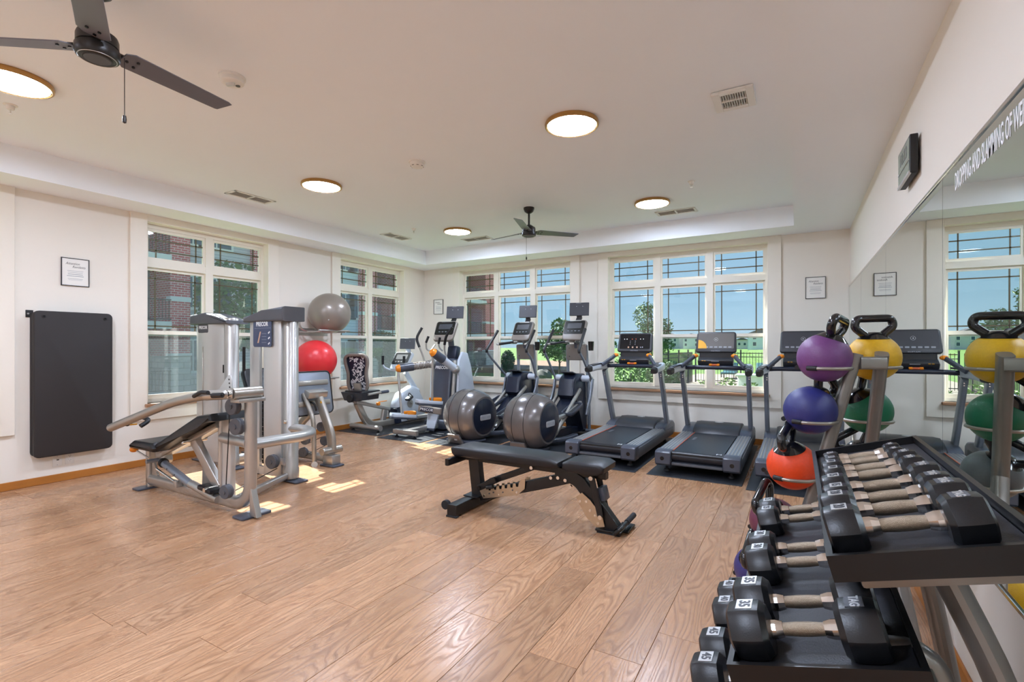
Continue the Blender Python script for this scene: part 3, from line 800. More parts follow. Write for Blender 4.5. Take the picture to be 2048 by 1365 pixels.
# big poplar behind the treadmills
p = at(1303, 640, 42)
tree('poplar_tree', 'tall airy tree standing alone behind the fence', (p.x, 42, gz(p.x, 42)), 7, [((p.x - 0.7, 42, 3.9), (0.9, 0.9, 1.1)), ((p.x + 0.2, 42, 2.4), (1.5, 1.2, 1.2)), ((p.x + 0.9, 42.2, 3.0), (0.9, 0.8, 0.8)), ((p.x - 0.3, 42, 4.6), (0.6, 0.6, 0.6)), ((p.x + 0.9, 42, 1.4), (1.0, 0.9, 0.8))], 2600, 0.13, 'leaf', 12, 0.12)
# bushes right outside the treadmill window
for k, (u, v, yy, rx, rz, m, lb) in enumerate(((1262, 746, 10.0, 0.5, 0.42, 'leaf', 'dense green bush outside the treadmill window'), (1306, 742, 11.6, 0.30, 0.5, 'leaf_light', 'yellow-green bush beside the dense green bush outside'),
        (1342, 760, 10.6, 0.28, 0.42, 'leaf_dark', 'dark green shrub outside by the fence corner'), (1405, 774, 9.6, 0.16, 0.14, 'leaf_light', 'small grassy plant outside under the middle treadmill'), (1453, 773, 9.6, 0.2, 0.16, 'leaf_light', 'small leafy plant outside by the pale box'), (1500, 779, 9.4, 0.18, 0.12, 'leaf_light', 'low flowering plant outside near the mirror end window'))):
    p = at(u, v, yy)
    t = thing('bush', lb, 'bush', (p.x, yy, -0.45), 'bushes outside the back windows')
    b = B(); rod(b, (p.x, yy, -0.5), (p.x, yy, p.z), 0.02, 6); obj('stem', b, 'bark', t)
    leaf_cloud('foliage', [((p.x, yy, p.z), (rx, rx * 0.8, rz)), ((p.x, yy, (p.z - 0.5) / 2), (rx * 0.7, rx * 0.6, max(0.1, (p.z + 0.45) / 2)))], 1500 if rx > 0.25 else 350, 0.05 if rx > 0.25 else 0.035, m, t, 20 + k)
# trees by the apartment block
for k, (u, v, xx, rr, lb) in enumerate(((466, 600, -21.0, (1.3, 1.5, 1.7), 'leafy green tree in front of the brick apartment block'), (506, 650, -17.0, (0.6, 0.6, 0.9), 'small dark green tree beside the leafy tree at the apartment block'), (760, 690, -23.0, (1.0, 1.0, 0.9), 'low round tree by the apartment entrance'))):
    p = WX(u, v, xx)
    tree('shade_tree', lb, (xx, p.y, gz(xx, p.y)), 5, [((xx, p.y, p.z), rr), ((xx + 0.2, p.y + 0.5, p.z - rr[2] * 0.7), (rr[0] * 0.8, rr[1] * 0.8, rr[2] * 0.6))], 2600, 0.14, 'leaf_dark' if k != 0 else 'leaf', 40 + k, 0.12)
# boulder
p = WZ(1086, 762, -0.45)
b = B(); bmesh.ops.create_icosphere(b, subdivisions=3, radius=1, matrix=T(p.x, p.y, -0.25) @ Matrix.Diagonal((0.48, 0.42, 0.40, 1)))
rg = random.Random(2)
for vtx in b.verts: vtx.co += Vector((rg.uniform(-1, 1), rg.uniform(-1, 1), rg.uniform(-1, 1))) * 0.035
o = obj('boulder', b, 'boulder', None, 30); tag(o, 'grey boulder lying on the lawn outside', 'rock')

# ---- black metal fence: posts, rails and pickets
def fence(p0, p1, h, step, label):
    t = thing('metal_fence', label, 'fence', p0, 'black picket fences')
    p0, p1 = Vector(p0), Vector(p1); d = p1 - p0; n = int(d.length / step); a = math.atan2(d.y, d.x)
    pk = B(); box(pk, (0, 0, h / 2), (0.018, 0.018, h)); me = bpy.data.meshes.new('picket'); pk.to_mesh(me); pk.free(); me.materials.append(MATS['railing_dark'])
    po = B(); box(po, (0, 0, h / 2 + 0.04), (0.06, 0.06, h + 0.08)); box(po, (0, 0, h + 0.1), (0.075, 0.075, 0.03)); mp = bpy.data.meshes.new('post'); po.to_mesh(mp); po.free(); mp.materials.append(MATS['railing_dark'])
    for i in range(n + 1):
        q = p0.lerp(p1, i / n); o = bpy.data.objects.new('post' if i % 16 == 0 else 'picket', mp if i % 16 == 0 else me)
        o.location = q - p0; o.rotation_euler.z = a; link(o, t)
    for z in (0.12, h - 0.22, h - 0.05):
        b = B(); tube(b, [p0 + V(0, 0, z), p1 + V(0, 0, z)], [(-.015, -.018), (.015, -.018), (.015, .018), (-.015, .018)]); obj('rail', b, 'railing_dark', t, 0)
pa, pb, pc = WZ(1328, 708, 0.98), WZ(1420, 704, 1.03), WZ(1560, 704, 1.03)
pa = V(-4.75, 19.4, -0.42); pb = V(-4.4, 25.0, -0.42); pc = V(9.0, 25.3, -0.42)
fence(pa, pb, 1.5, 0.10, 'black picket fence running away from the building')
fence(V(-4.3, 25.3, -0.42), pc, 1.5, 0.125, 'black picket fence along the far side of the pool deck')
# pool deck furniture
for k, (xx, yy) in enumerate(((-3.2, 29.0), (-1.6, 29.3), (0.0, 29.6))):
    t = thing('pool_lounger', ['low teal pool lounger on the deck, next to the fence corner', 'low teal pool lounger between the other two on the deck', 'low teal pool lounger on the deck, farthest from the fence corner'][k], 'lounger', (xx, yy, -0.38), 'teal loungers on the pool deck')
    b = B(); bx(b, xx - 0.35, xx + 0.35, yy - 0.8, yy + 0.5, -0.12, -0.02, 0.02); obj('cushion', b, 'teal_cover', t)
    b = B(); box(b, (xx, yy + 0.72, 0.18), (0.7, 0.08, 0.6), rot=R(-0.5, 'X'), bev=0.02); obj('backrest', b, 'teal_cover', t)
    for sx in (-0.3, 0.3):
        for sy in (-0.7, 0.4):
            b = B(); bx(b, xx + sx - 0.02, xx + sx + 0.02, yy + sy - 0.02, yy + sy + 0.02, -0.38, -0.12); obj('leg', b, 'railing_dark', t)
p = WY(1508, 757, 11.6)
t = thing('utility_box', 'pale metal utility box outside the treadmill window', 'utility box', (p.x, 11.6, -0.45))
b = B(); bx(b, p.x - 0.3, p.x + 0.3, 11.4, 11.8, -0.45, 0.72, 0.02); obj('cabinet', b, 'white_trim', t)
b = B(); bx(b, p.x - 0.34, p.x + 0.34, 11.36, 11.84, 0.72, 0.76, 0.01); obj('lid', b, 'white_trim', t)
# ---- distant houses
def house(x, y, w, d, h, rh, m, label, zb):
    z0 = zb - 0.3
    t = thing('house', label, 'house', (x, y, z0), 'distant houses')
    b = B(); bx(b, x - w / 2, x + w / 2, y, y + d, z0, z0 + h); obj('wall', b, m, t, 0)
    b = B(); prism(b, [(-w / 2 - 0.4, 0), (w / 2 + 0.4, 0), (0, rh)], d + 0.8, frame((x, y + d / 2, z0 + h), (1, 0, 0), (0, 0, 1))); obj('roof', b, 'roof_shingle', t, 0)
    for i in range(max(2, int(w / 3))):
        for zf in ((0.25, 0.65) if h > 4.5 else (0.4,)):
            wx = x - w / 2 + (i + 0.5) * w / max(2, int(w / 3))
            b = B(); bx(b, wx - 0.55, wx + 0.55, y - 0.1, y, z0 + h * zf, z0 + h * zf + 1.3); o = obj('window', b, 'white_trim', t, 0)
            b = B(); bx(b, wx - 0.45, wx + 0.45, y - 0.13, y - 0.1, z0 + h * zf + 0.1, z0 + h * zf + 1.2); obj('pane', b, 'window_dark', o, 0)
def far(u, v, D): return CAM + ray(u, v) * D
for u0, u1, vt, vb, D, m, lb in ((1306, 1358, 676, 697, 210, 'grey_siding', 'grey house with dark roof far behind the fence, next to the white house'), (1362, 1402, 676, 697, 220, 'white_siding', 'white two-storey house far behind the fence'),
        (1474, 1494, 680, 698, 210, 'grey_siding', 'small grey house far behind, beside the blue gabled house'), (1498, 1548, 668, 699, 150, 'blue_siding', 'blue gabled house far behind the fence, mirror side'), (1085, 1125, 688, 699, 230, 'white_siding', 'pale low house far across the field behind the young tree'),
        (1640, 1720, 670, 698, 170, 'grey_siding', 'wide grey house at the far end of the field')):
    p0, p1 = far(u0, vb, D), far(u1, vb, D); w = (p1 - p0).length; c = (p0 + p1) / 2
    house(c.x, c.y, w, 8, (vb - vt) * D / FPX + 0.3, w * 0.22, m, lb, c.z)
for k, (u, D, rr) in enumerate(((1330, 195, 1.3), (1404, 200, 1.6), (1462, 190, 1.6), (1585, 110, 3.0), (1640, 85, 1.8), (1212, 120, 2.4), (1060, 170, 2.2))):
    p = far(u, 699, D); xx, yy, zz = p.x, p.y, gz(p.x, p.y)
    tree('distant_tree', ['small round tree in front of the grey house', 'round tree beside the white house', 'round tree between the white house and the blue house', 'broad leafy tree on the field, mirror side', 'slim leafy tree beside the broad tree on the field', 'broad tree on the field beside the tall airy tree', 'broad tree on the field behind the young tree'][k], (xx, yy, zz), 3, [((xx, yy, zz + rr * 1.3), (rr, rr, rr * 1.1)), ((xx + rr * 0.3, yy, zz + rr * 0.8), (rr * 0.9, rr, rr * 0.7))], 700, 0.1 * rr + 0.1, 'leaf', 70 + k, 0.1 * rr)

# ---- brick apartment block across the lawn on the window side
XF = -26.0
FH = 3.15; Z0 = -1.1
blk = thing('apartment_block', 'brick and siding apartment block with balconies across the lawn', 'building', (XF - 5, 18, Z0))
def ya(u): return WX(u, 600, XF).y
H = 3 * FH + 0.6
def sect(y0, y1, m, dx=0.0, z0=Z0, z1=None, name='wall'):
    b = B(); bx(b, XF - 6, XF + dx, y0, y1, z0, z1 if z1 is not None else Z0 + H); return obj(name, b, m, blk, 0)
def win(y0, y1, z0, z1, dx=0.0):
    b = B(); bx(b, XF + dx, XF + dx + 0.06, y0 - 0.14, y1 + 0.14, z0 - 0.14, z1 + 0.14); o = obj('window', b, 'white_trim', blk, 0)
    ym = (y0 + y1) / 2
    for q0, q1 in ((y0, ym - 0.04), (ym + 0.04, y1)):
        b = B(); bx(b, XF + dx + 0.06, XF + dx + 0.08, q0, q1, z0, z1); obj('pane', b, 'window_dark', o, 0)
def balcony(y0, y1, zf):
    b = B(); bx(b, XF - 1.6, XF + 0.5, y0, y1, zf - 0.22, zf + 0.12); obj('balcony_slab', b, 'white_trim', blk, 0)
    b = B(); bx(b, XF - 1.7, XF - 1.6, y0, y1, zf + 0.1, zf + FH - 0.2); obj('balcony_wall', b, 'balcony_dark', blk, 0)
    b = B(); bx(b, XF - 1.6, XF - 1.56, y0 + 0.3, y0 + 1.5, zf + 0.12, zf + 2.2); obj('balcony_door', b, 'window_dark', blk, 0)
    b = B()
    for z in (zf + 0.2, zf + 1.12): bx(b, XF + 0.4, XF + 0.45, y0, y1, z, z + 0.05)
    n = int((y1 - y0) / 0.14)
    for i in range(n): bx(b, XF + 0.415, XF + 0.435, y0 + (i + 0.5) * 0.14 - 0.01, y0 + (i + 0.5) * 0.14 + 0.01, zf + 0.2, zf + 1.12)
    obj('balcony_railing', b, 'railing_dark', blk, 0)
def bay(y0, y1):
    b = B(); bx(b, XF - 6, XF - 1.7, y0, y1, Z0, Z0 + H); obj('wall', b, 'grey_siding', blk, 0)
    for f in range(3): balcony(y0, y1, Z0 + 0.35 + f * FH + (0 if f else -0.2))
def pier(y0, y1):
    sect(y0, y1, 'red_brick', 0.35, Z0 + 2.0)
    sect(y0, y1, 'stone_block', 0.42, Z0, Z0 + 2.0, 'stone_base')
    b = B(); bx(b, XF, XF + 0.4, y0 - 0.02, y1 + 0.02, 3.5, 3.72); obj('stone_band', b, 'white_trim', blk, 0)
    b = B(); bx(b, XF, XF + 0.46, y0 - 0.03, y1 + 0.03, Z0 + 2.0, Z0 + 2.12); obj('stone_band', b, 'white_trim', blk, 0)
def siding(y0, y1, m, ws):
    sect(y0, y1, m, 0.0, Z0 + 1.0); sect(y0, y1, 'stone_block', 0.08, Z0, Z0 + 1.0, 'stone_base')
    for f in range(3):
        for yc in ws: win(yc - 0.75, yc + 0.75, Z0 + 1.25 + f * FH, Z0 + 2.75 + f * FH)
y1_, y2_, y3_, y4_, y5_, y6_ = ya(333), ya(373), ya(500), ya(524), ya(560), ya(700)
bay(y1_ - 5.2, y1_); pier(y1_ - 6.4, y1_ - 5.2); siding(-10, y1_ - 6.4, 'grey_siding', [-7, -2, 2])
pier(y1_, y2_); siding(y2_, y3_, 'grey_siding', [ya(432), ya(385)])
pier(y3_, y4_); bay(y4_, y4_ + 3.6); q = y4_ + 3.6
siding(q, ya(716), 'blue_siding', [ya(690), ya(708) + 0.3] if ya(690) - q > 1 else [ya(708)])
pier(ya(716), ya(716) + 0.3); siding(ya(716) + 0.3, ya(738), 'blue_siding', [])
pier(ya(738), ya(747)); bay(ya(747), ya(782)); pier(ya(782), ya(791))
siding(ya(791), 36.2, 'grey_siding', [30.5, 33.5]); bay(36.2, 39.2); pier(39.2, 40.9); siding(40.9, 42.2, 'blue_siding', [])
b = B(); bx(b, XF - 6.5, XF + 0.8, -10.5, 42.6, Z0 + H, Z0 + H + 0.35); obj('roof', b, 'roof_shingle', blk, 0)
# standpipe outside the first window
p = WX(265, 720, -8.2)
t = thing('standpipe', 'pale green vertical pipe with clamps outside the window', 'pipe', (-8.2, p.y, -0.5))
b = B(); rod(b, (-8.2, p.y, -0.6), (-8.2, p.y, 1.62), 0.055, 14); obj('pipe', b, 'verdigris_pipe', t)
b = B(); disc(b, (-8.2, p.y, 1.02), (0, 0, 1), 0.075, 0.16, 14); c = obj('collar', b, 'verdigris_pipe', t)
for zz in (0.86, 0.78):
    b = B(); box(b, (-8.15, p.y + 0.04, zz), (0.12, 0.14, 0.05), bev=0.01); obj('clamp', b, 'grey_plastic', t)
# ================================================================== floor mats
def floor_mat(x0, x1, y0, y1, label):
    b = B(); bx(b, x0, x1, y0, y1, 0.0, 0.006, 0.002, 1)
    o = obj('floor_mat', b, 'rubber_floor', None, 0); tag(o, label, 'floor mat', 'rubber mats under the machines')
floor_mat(-2.43, -1.50, 5.20, 7.42, 'black rubber mat under the treadmill next to the cross trainers')
floor_mat(-1.38, -0.46, 5.20, 7.42, 'black rubber mat under the middle treadmill')
floor_mat(-0.42, 0.50, 5.10, 7.42, 'black rubber mat under the treadmill by the mirror')
floor_mat(-6.36, -5.42, 5.38, 7.45, 'black rubber mat under the recumbent bike')
floor_mat(-5.37, -4.56, 5.28, 7.45, 'black rubber mat under the swing-leg trainer')
floor_mat(-4.50, -3.56, 5.32, 7.42, 'black rubber mat under the cross trainer beside the swing-leg trainer')
floor_mat(-3.50, -2.50, 5.30, 7.42, 'black rubber mat under the cross trainer beside the treadmill')

# ================================================================== treadmills (local: x across, y towards the wall, rear edge at y = 0)
def treadmill(name, label, loc, screen):
    t = thing(name, label, 'treadmill', (0, 0, 0), 'treadmills facing the window')
    W = 0.415
    b = B(); bx(b, -0.385, 0.385, 0.08, 2.02, 0.085, 0.205, 0.015); obj('deck_frame', b, 'slate_plastic', t)
    b = B(); bx(b, -0.25, 0.25, 0.05, 1.47, 0.19, 0.222); obj('deck_board', b, 'black_matte', t)
    prof = [(1.46, 0.236), (0.10, 0.236)] + [(0.10 - 0.055 * math.sin(a), 0.181 + 0.055 * math.cos(a)) for a in [i * PI / 8 for i in range(1, 9)]] + [(1.46, 0.126)]
    b = B(); prism(b, prof, 0.50, frame((0, 0, 0), (0, 1, 0), (0, 0, 1))); obj('running_belt', b, 'tread_belt', t)
    text('belt_mark', 'M', 0.075, T(0.205, 0.13, 0.2375), 'white_print', t, 0.0003)
    text('belt_mark', 'MATRIX', 0.05, T(-0.17, 0.95, 0.2375) @ R(PI / 2, 'Z'), 'grey_print', t, 0.0003)
    for s in (-1, 1):
        b = B(); bx(b, s * 0.258, s * 0.41, 0.13, 1.47, 0.2, 0.238, 0.012); r = obj('side_rail', b, 'tread_grey', t)
        for k in range(4):
            b = B(); xx = s * (0.285 + k * 0.032); bx(b, xx - 0.009, xx + 0.009, 0.16, 1.45, 0.236, 0.2415, 0.003, 1); obj('grip_strip', b, 'silver', r)
        b = B(); bx(b, s * 0.41 - 0.012, s * 0.41 + 0.012, 0.13, 1.9, 0.10, 0.215, 0.01); obj('side_skirt', b, 'grey_plastic', t)
        b = B(); prism(b, [(0.0, 0.11), (0.02, 0.09), (0.17, 0.09), (0.17, 0.215), (0.15, 0.245), (0.03, 0.245), (0.0, 0.225)], 0.165, frame((s * 0.335, 0, 0), (0, 1, 0), (0, 0, 1)), 0.014, 3); c = obj('end_cap', b, 'slate_plastic', t)
        b = B(); disc(b, (s * 0.34, -0.001, 0.165), (0, 1, 0), 0.021, 0.004, 16); obj('bolt_hole', b, 'black_gloss', c)
        for yy in (0.14, 1.8):
            b = B(); lathe(b, [(0.03, 0.006), (0.034, 0.012), (0.028, 0.03), (0.014, 0.04), (0.014, 0.095)], T(s * 0.32, yy, 0), 16); obj('levelling_foot', b, 'black_matte', t)
    b = B(); bx(b, -0.253, -0.243, 0.13, 1.46, 0.2, 0.2415); obj('rail_stripe', b, 'orange_stripe', t)
    b = B(); bx(b, -0.25, 0.25, 0.03, 0.07, 0.098, 0.125, 0.006); obj('rear_bar', b, 'grey_plastic', t)
    # motor hood: low shoulders with a raised crowned middle
    b = B()
    prism(b, [(1.40, 0.235), (1.44, 0.268), (1.56, 0.295), (1.78, 0.305), (1.97, 0.29), (2.05, 0.24), (2.05, 0.10), (1.40, 0.10)], 0.83, frame((0, 0, 0), (0, 1, 0), (0, 0, 1)), 0.03, 3)
    h = obj('motor_hood', b, 'slate_plastic', t)
    b = B(); prism(b, [(1.385, 0.232), (1.43, 0.285), (1.55, 0.325), (1.75, 0.338), (1.95, 0.32), (2.0, 0.28), (1.40, 0.225)], 0.56, frame((0, 0, 0), (0, 1, 0), (0, 0, 1)), 0.022, 3); obj('hood_crown', b, 'dark_plastic', h)
    b = B(); lathe(b, [(0.0, 0.343), (0.045, 0.342), (0.05, 0.334), (0.0, 0.33)], T(0, 1.76, 0) @ Matrix.Diagonal((1.15, 0.55, 1, 1)), 24); obj('badge', b, 'silver_label', h)
    # uprights
    for s in (-1, 1):
        b = B(); tube(b, [(s * 0.385, 1.68, 0.26), (s * 0.385, 1.30, 1.03)], rrect(0.05, 0.115, 0.018, 3), up=(0, 1, 0)); u = obj('upright', b, 'tread_grey', t)
        for zz in (0.98, 0.955):
            b = B(); disc(b, (s * 0.385 + 0.012, 1.305 - 0.04, zz), (0, -1, 0), 0.006, 0.01, 10); obj('bolt', b, 'chrome', u)
        # side arm with black nose
        b = B(); tube(b, [(s * 0.425, 0.82, 1.055), (s * 0.415, 1.10, 1.075), (s * 0.385, 1.36, 1.085)], rrect(0.085, 0.10, 0.035, 4), rad=0.1, up=(0, 0, 1), taper=(0.9, 1.05)); obj('side_arm', b, 'pale_plastic', t)
        b = B(); tube(b, [(s * 0.428, 0.72, 1.045), (s * 0.427, 0.76, 1.05), (s * 0.424, 0.83, 1.056)], rrect(0.088, 0.10, 0.036, 4), up=(0, 0, 1), taper=(0.6, 0.9)); obj('arm_nose', b, 'black_matte', t)
        b = B(); tube(b, [(s * 0.42, 0.84, 1.098), (s * 0.41, 1.12, 1.115), (s * 0.33, 1.42, 1.125)], rrect(0.07, 0.02, 0.008, 3), rad=0.1, up=(0, 0, 1)); obj('arm_pad', b, 'dark_plastic', t)
        # angled heart-rate grip
        b = B(); tube(b, [(s * 0.36, 1.12, 1.10), (s * 0.235, 1.30, 1.225)], rrect(0.035, 0.05, 0.015, 3), up=(0, 0, 1)); g = obj('angled_grip', b, 'slate_plastic', t)
        b = B(); ball(b, (s * 0.228, 1.31, 1.232), 0.032, 14, 10, sx=1.2, sz=0.8); obj('grip_control', b, 'orange_plastic', g)
    b = B(); tube(b, [(-0.39, 1.38, 1.075), (-0.25, 1.36, 1.085), (0.25, 1.36, 1.085), (0.39, 1.38, 1.075)], rrect(0.15, 0.05, 0.02, 3), rad=0.1, up=(0, 0, 1)); obj('cross_beam', b, 'blue_black', t)
    b = B(); box(b, (0, 1.42, 1.16), (0.42, 0.12, 0.09), rot=R(0.5, 'X'), bev=0.02); kp = obj('keypad_tray', b, 'dark_plastic', t)
    for xx in (-0.15, -0.12): 
        b = B(); box(b, (xx, 1.355, 1.165), (0.02, 0.004, 0.01), rot=R(0.5, 'X')); obj('key', b, 'yellow_plastic', kp)
    b = B(); box(b, (0.0, 1.352, 1.16), (0.09, 0.004, 0.008), rot=R(0.5, 'X')); obj('key', b, 'grey_print', kp)
    b = B(); box(b, (0, 1.30, 1.118), (0.12, 0.03, 0.02), rot=R(0.3, 'X'), bev=0.006); obj('stop_button', b, 'orange_stripe', t)
    for s in (-1, 1):
        b = B(); box(b, (s * 0.045, 1.298, 1.12), (0.035, 0.03, 0.022), rot=R(0.3, 'X'), bev=0.006); obj('stop_light', b, 'orange_plastic', t)
    # console
    MC = frame((0, 1.47, 1.398), (1, 0, 0), (0, 0.34, 1))
    pts = rrect(0.465, 0.27, 0.03)
    top = [(-0.2, 0.135), (-0.1, 0.148), (0.1, 0.148), (0.2, 0.135)]
    pts = [(p[0] * (1.0 + 0.05 * (0.135 - p[1]) / 0.27), p[1] + (0.014 * (1 - (p[0] / 0.24) ** 2) if p[1] > 0.09 else 0)) for p in pts]
    b = B(); prism(b, pts, 0.05, MC, 0.012, 3); c = obj('console', b, 'dark_plastic', t)
    b = B(); tube(b, [(0, 1.44, 1.17), (0, 1.45, 1.27)], rrect(0.40, 0.06, 0.02, 3), up=(0, 1, 0)); obj('console_neck', b, 'black_matte', t)
    text('maker_name', 'MATRIX', 0.02, MC @ T(0, -0.122, 0.0262), 'grey_print', c, 0.0003, sx=1.5)
    if screen == 'led':
        b = B(); prism(b, rrect(0.42, 0.215, 0.01), 0.002, MC @ T(0, 0.012, 0.0255)); s = obj('display', b, 'black_gloss', c)
        def dot(x, y, r, m='white_print'):
            bb = B(); disc(bb, MC @ V(x, y, 0.0272), MC.to_3x3() @ V(0, 0, 1), r, 0.001, 10); obj('indicator', bb, m, s)
        for xx in (-0.15, -0.115, 0.075, 0.115): dot(xx, 0.048, 0.006)
        for xx in (-0.04, 0.01): dot(xx, 0.048, 0.007, 'orange_stripe')
        for xx in (-0.065, 0.005):
            for yy in (0.018, -0.006, -0.03): dot(xx, yy, 0.005, 'grey_print')
        for xx in (-0.085, -0.025, 0.035): dot(xx, -0.072, 0.012, 'tan_print')
        for xx in (0.085, 0.11): dot(xx, -0.072, 0.008, 'grey_print')
    else:
        b = B(); prism(b, rrect(0.425, 0.205, 0.008), 0.002, MC @ T(0, 0.016, 0.0255)); s = obj('display', b, 'grey_screen' if screen == 'warm' else 'label_dark', c)
        b = B(); tube(b, [MC @ V(0.022 * math.cos(i * PI / 12) + 0.0, 0.035 + 0.022 * math.sin(i * PI / 12), 0.0272) for i in range(24)], 0.0009, closed=True); obj('icon_ring', b, 'white_print', s)
        b = B(); prism(b, [(-0.006, -0.006), (0.008, 0.0), (-0.006, 0.006)], 0.001, MC @ T(0.0, 0.035, 0.0272)); obj('icon_arrow', b, 'white_print', s)
        for k in range(7):
            b = B(); prism(b, rrect(0.038, 0.018, 0.003), 0.001, MC @ T(-0.165 + k * 0.055, -0.068, 0.0268)); obj('icon', b, 'grey_print', s)
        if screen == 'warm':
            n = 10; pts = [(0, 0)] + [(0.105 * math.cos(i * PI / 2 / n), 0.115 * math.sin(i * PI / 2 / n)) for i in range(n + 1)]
            b = B(); prism(b, pts, 0.001, MC @ T(-0.212, -0.086, 0.0272)); obj('orange_quarter_disc', b, 'yellow_plastic', s)  # flat orange quarter disc laid over the display's lower left corner
    t.location = loc
    return t
treadmill('treadmill', 'treadmill with dark button console, next to the cross trainers', (-1.951, 5.32, 0), 'led')
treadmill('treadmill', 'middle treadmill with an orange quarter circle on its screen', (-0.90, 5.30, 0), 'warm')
treadmill('treadmill', 'treadmill with plain dark touch screen, beside the mirror wall', (0.060, 5.30, 0), 'dark')

# ================================================================== screens shared by the Precor-style trainers
def tv_head(t, x, y, z, w=0.30, h=0.19, tilt=0.12, yaw=0.0, shift=0.0, m='label_dark'):
    M = T(x, y, z) @ R(yaw, 'Z') @ frame((shift, 0, 0), (1, 0, 0), (0, tilt, 1))
    b = B(); prism(b, rrect(w, h, 0.006), 0.028, M, 0.003, 1); c = obj('television', b, m, t)
    b = B(); prism(b, rrect(w - 0.014, h - 0.02, 0.004), 0.002, M @ T(0, 0, 0.0145)); obj('screen', b, m, c)
    b = B(); box(b, M @ V(-0.04, h / 2 - 0.01, 0.016), (w * 0.5, 0.003, 0.006)); obj('label_strip', b, 'grey_print', c)
    for xx in (-0.04, 0.055):
        b = B(); disc(b, M @ V(xx, h * 0.2, 0.016), M.to_3x3() @ V(0, 0, 1), 0.004, 0.002, 8); obj('status_light', b, 'white_print', c)
    return c
def console_head(t, M, w=0.40, h=0.36, body='taupe_plastic'):
    pts = rrect(w, h, 0.05); pts = [(p[0] * (1 - 0.10 * (p[1] < 0) * abs(p[1]) / (h / 2)), p[1]) for p in pts]
    b = B(); prism(b, pts, 0.06, M, 0.02, 3); c = obj('console', b, body, t)
    pts2 = rrect(w - 0.05, h * 0.66, 0.03)
    b = B(); prism(b, pts2, 0.004, M @ T(0, h * 0.12, 0.031)); s = obj('console_face', b, 'black_gloss', c)
    b = B(); prism(b, rrect(w * 0.62, h * 0.26, 0.01), 0.002, M @ T(0, h * 0.2, 0.034)); obj('display', b, 'label_dark', s)
    for k in range(4):
        b = B(); prism(b, rrect(0.035, 0.02, 0.006), 0.003, M @ T(-0.09 + k * 0.06, -h * 0.06, 0.034)); obj('key', b, 'grey_plastic', s)
    b = B(); prism(b, rrect(w * 0.5, 0.014, 0.006), 0.003, M @ T(0, h * 0.46, 0.032)); obj('top_trim', b, 'silver', c)
    return c

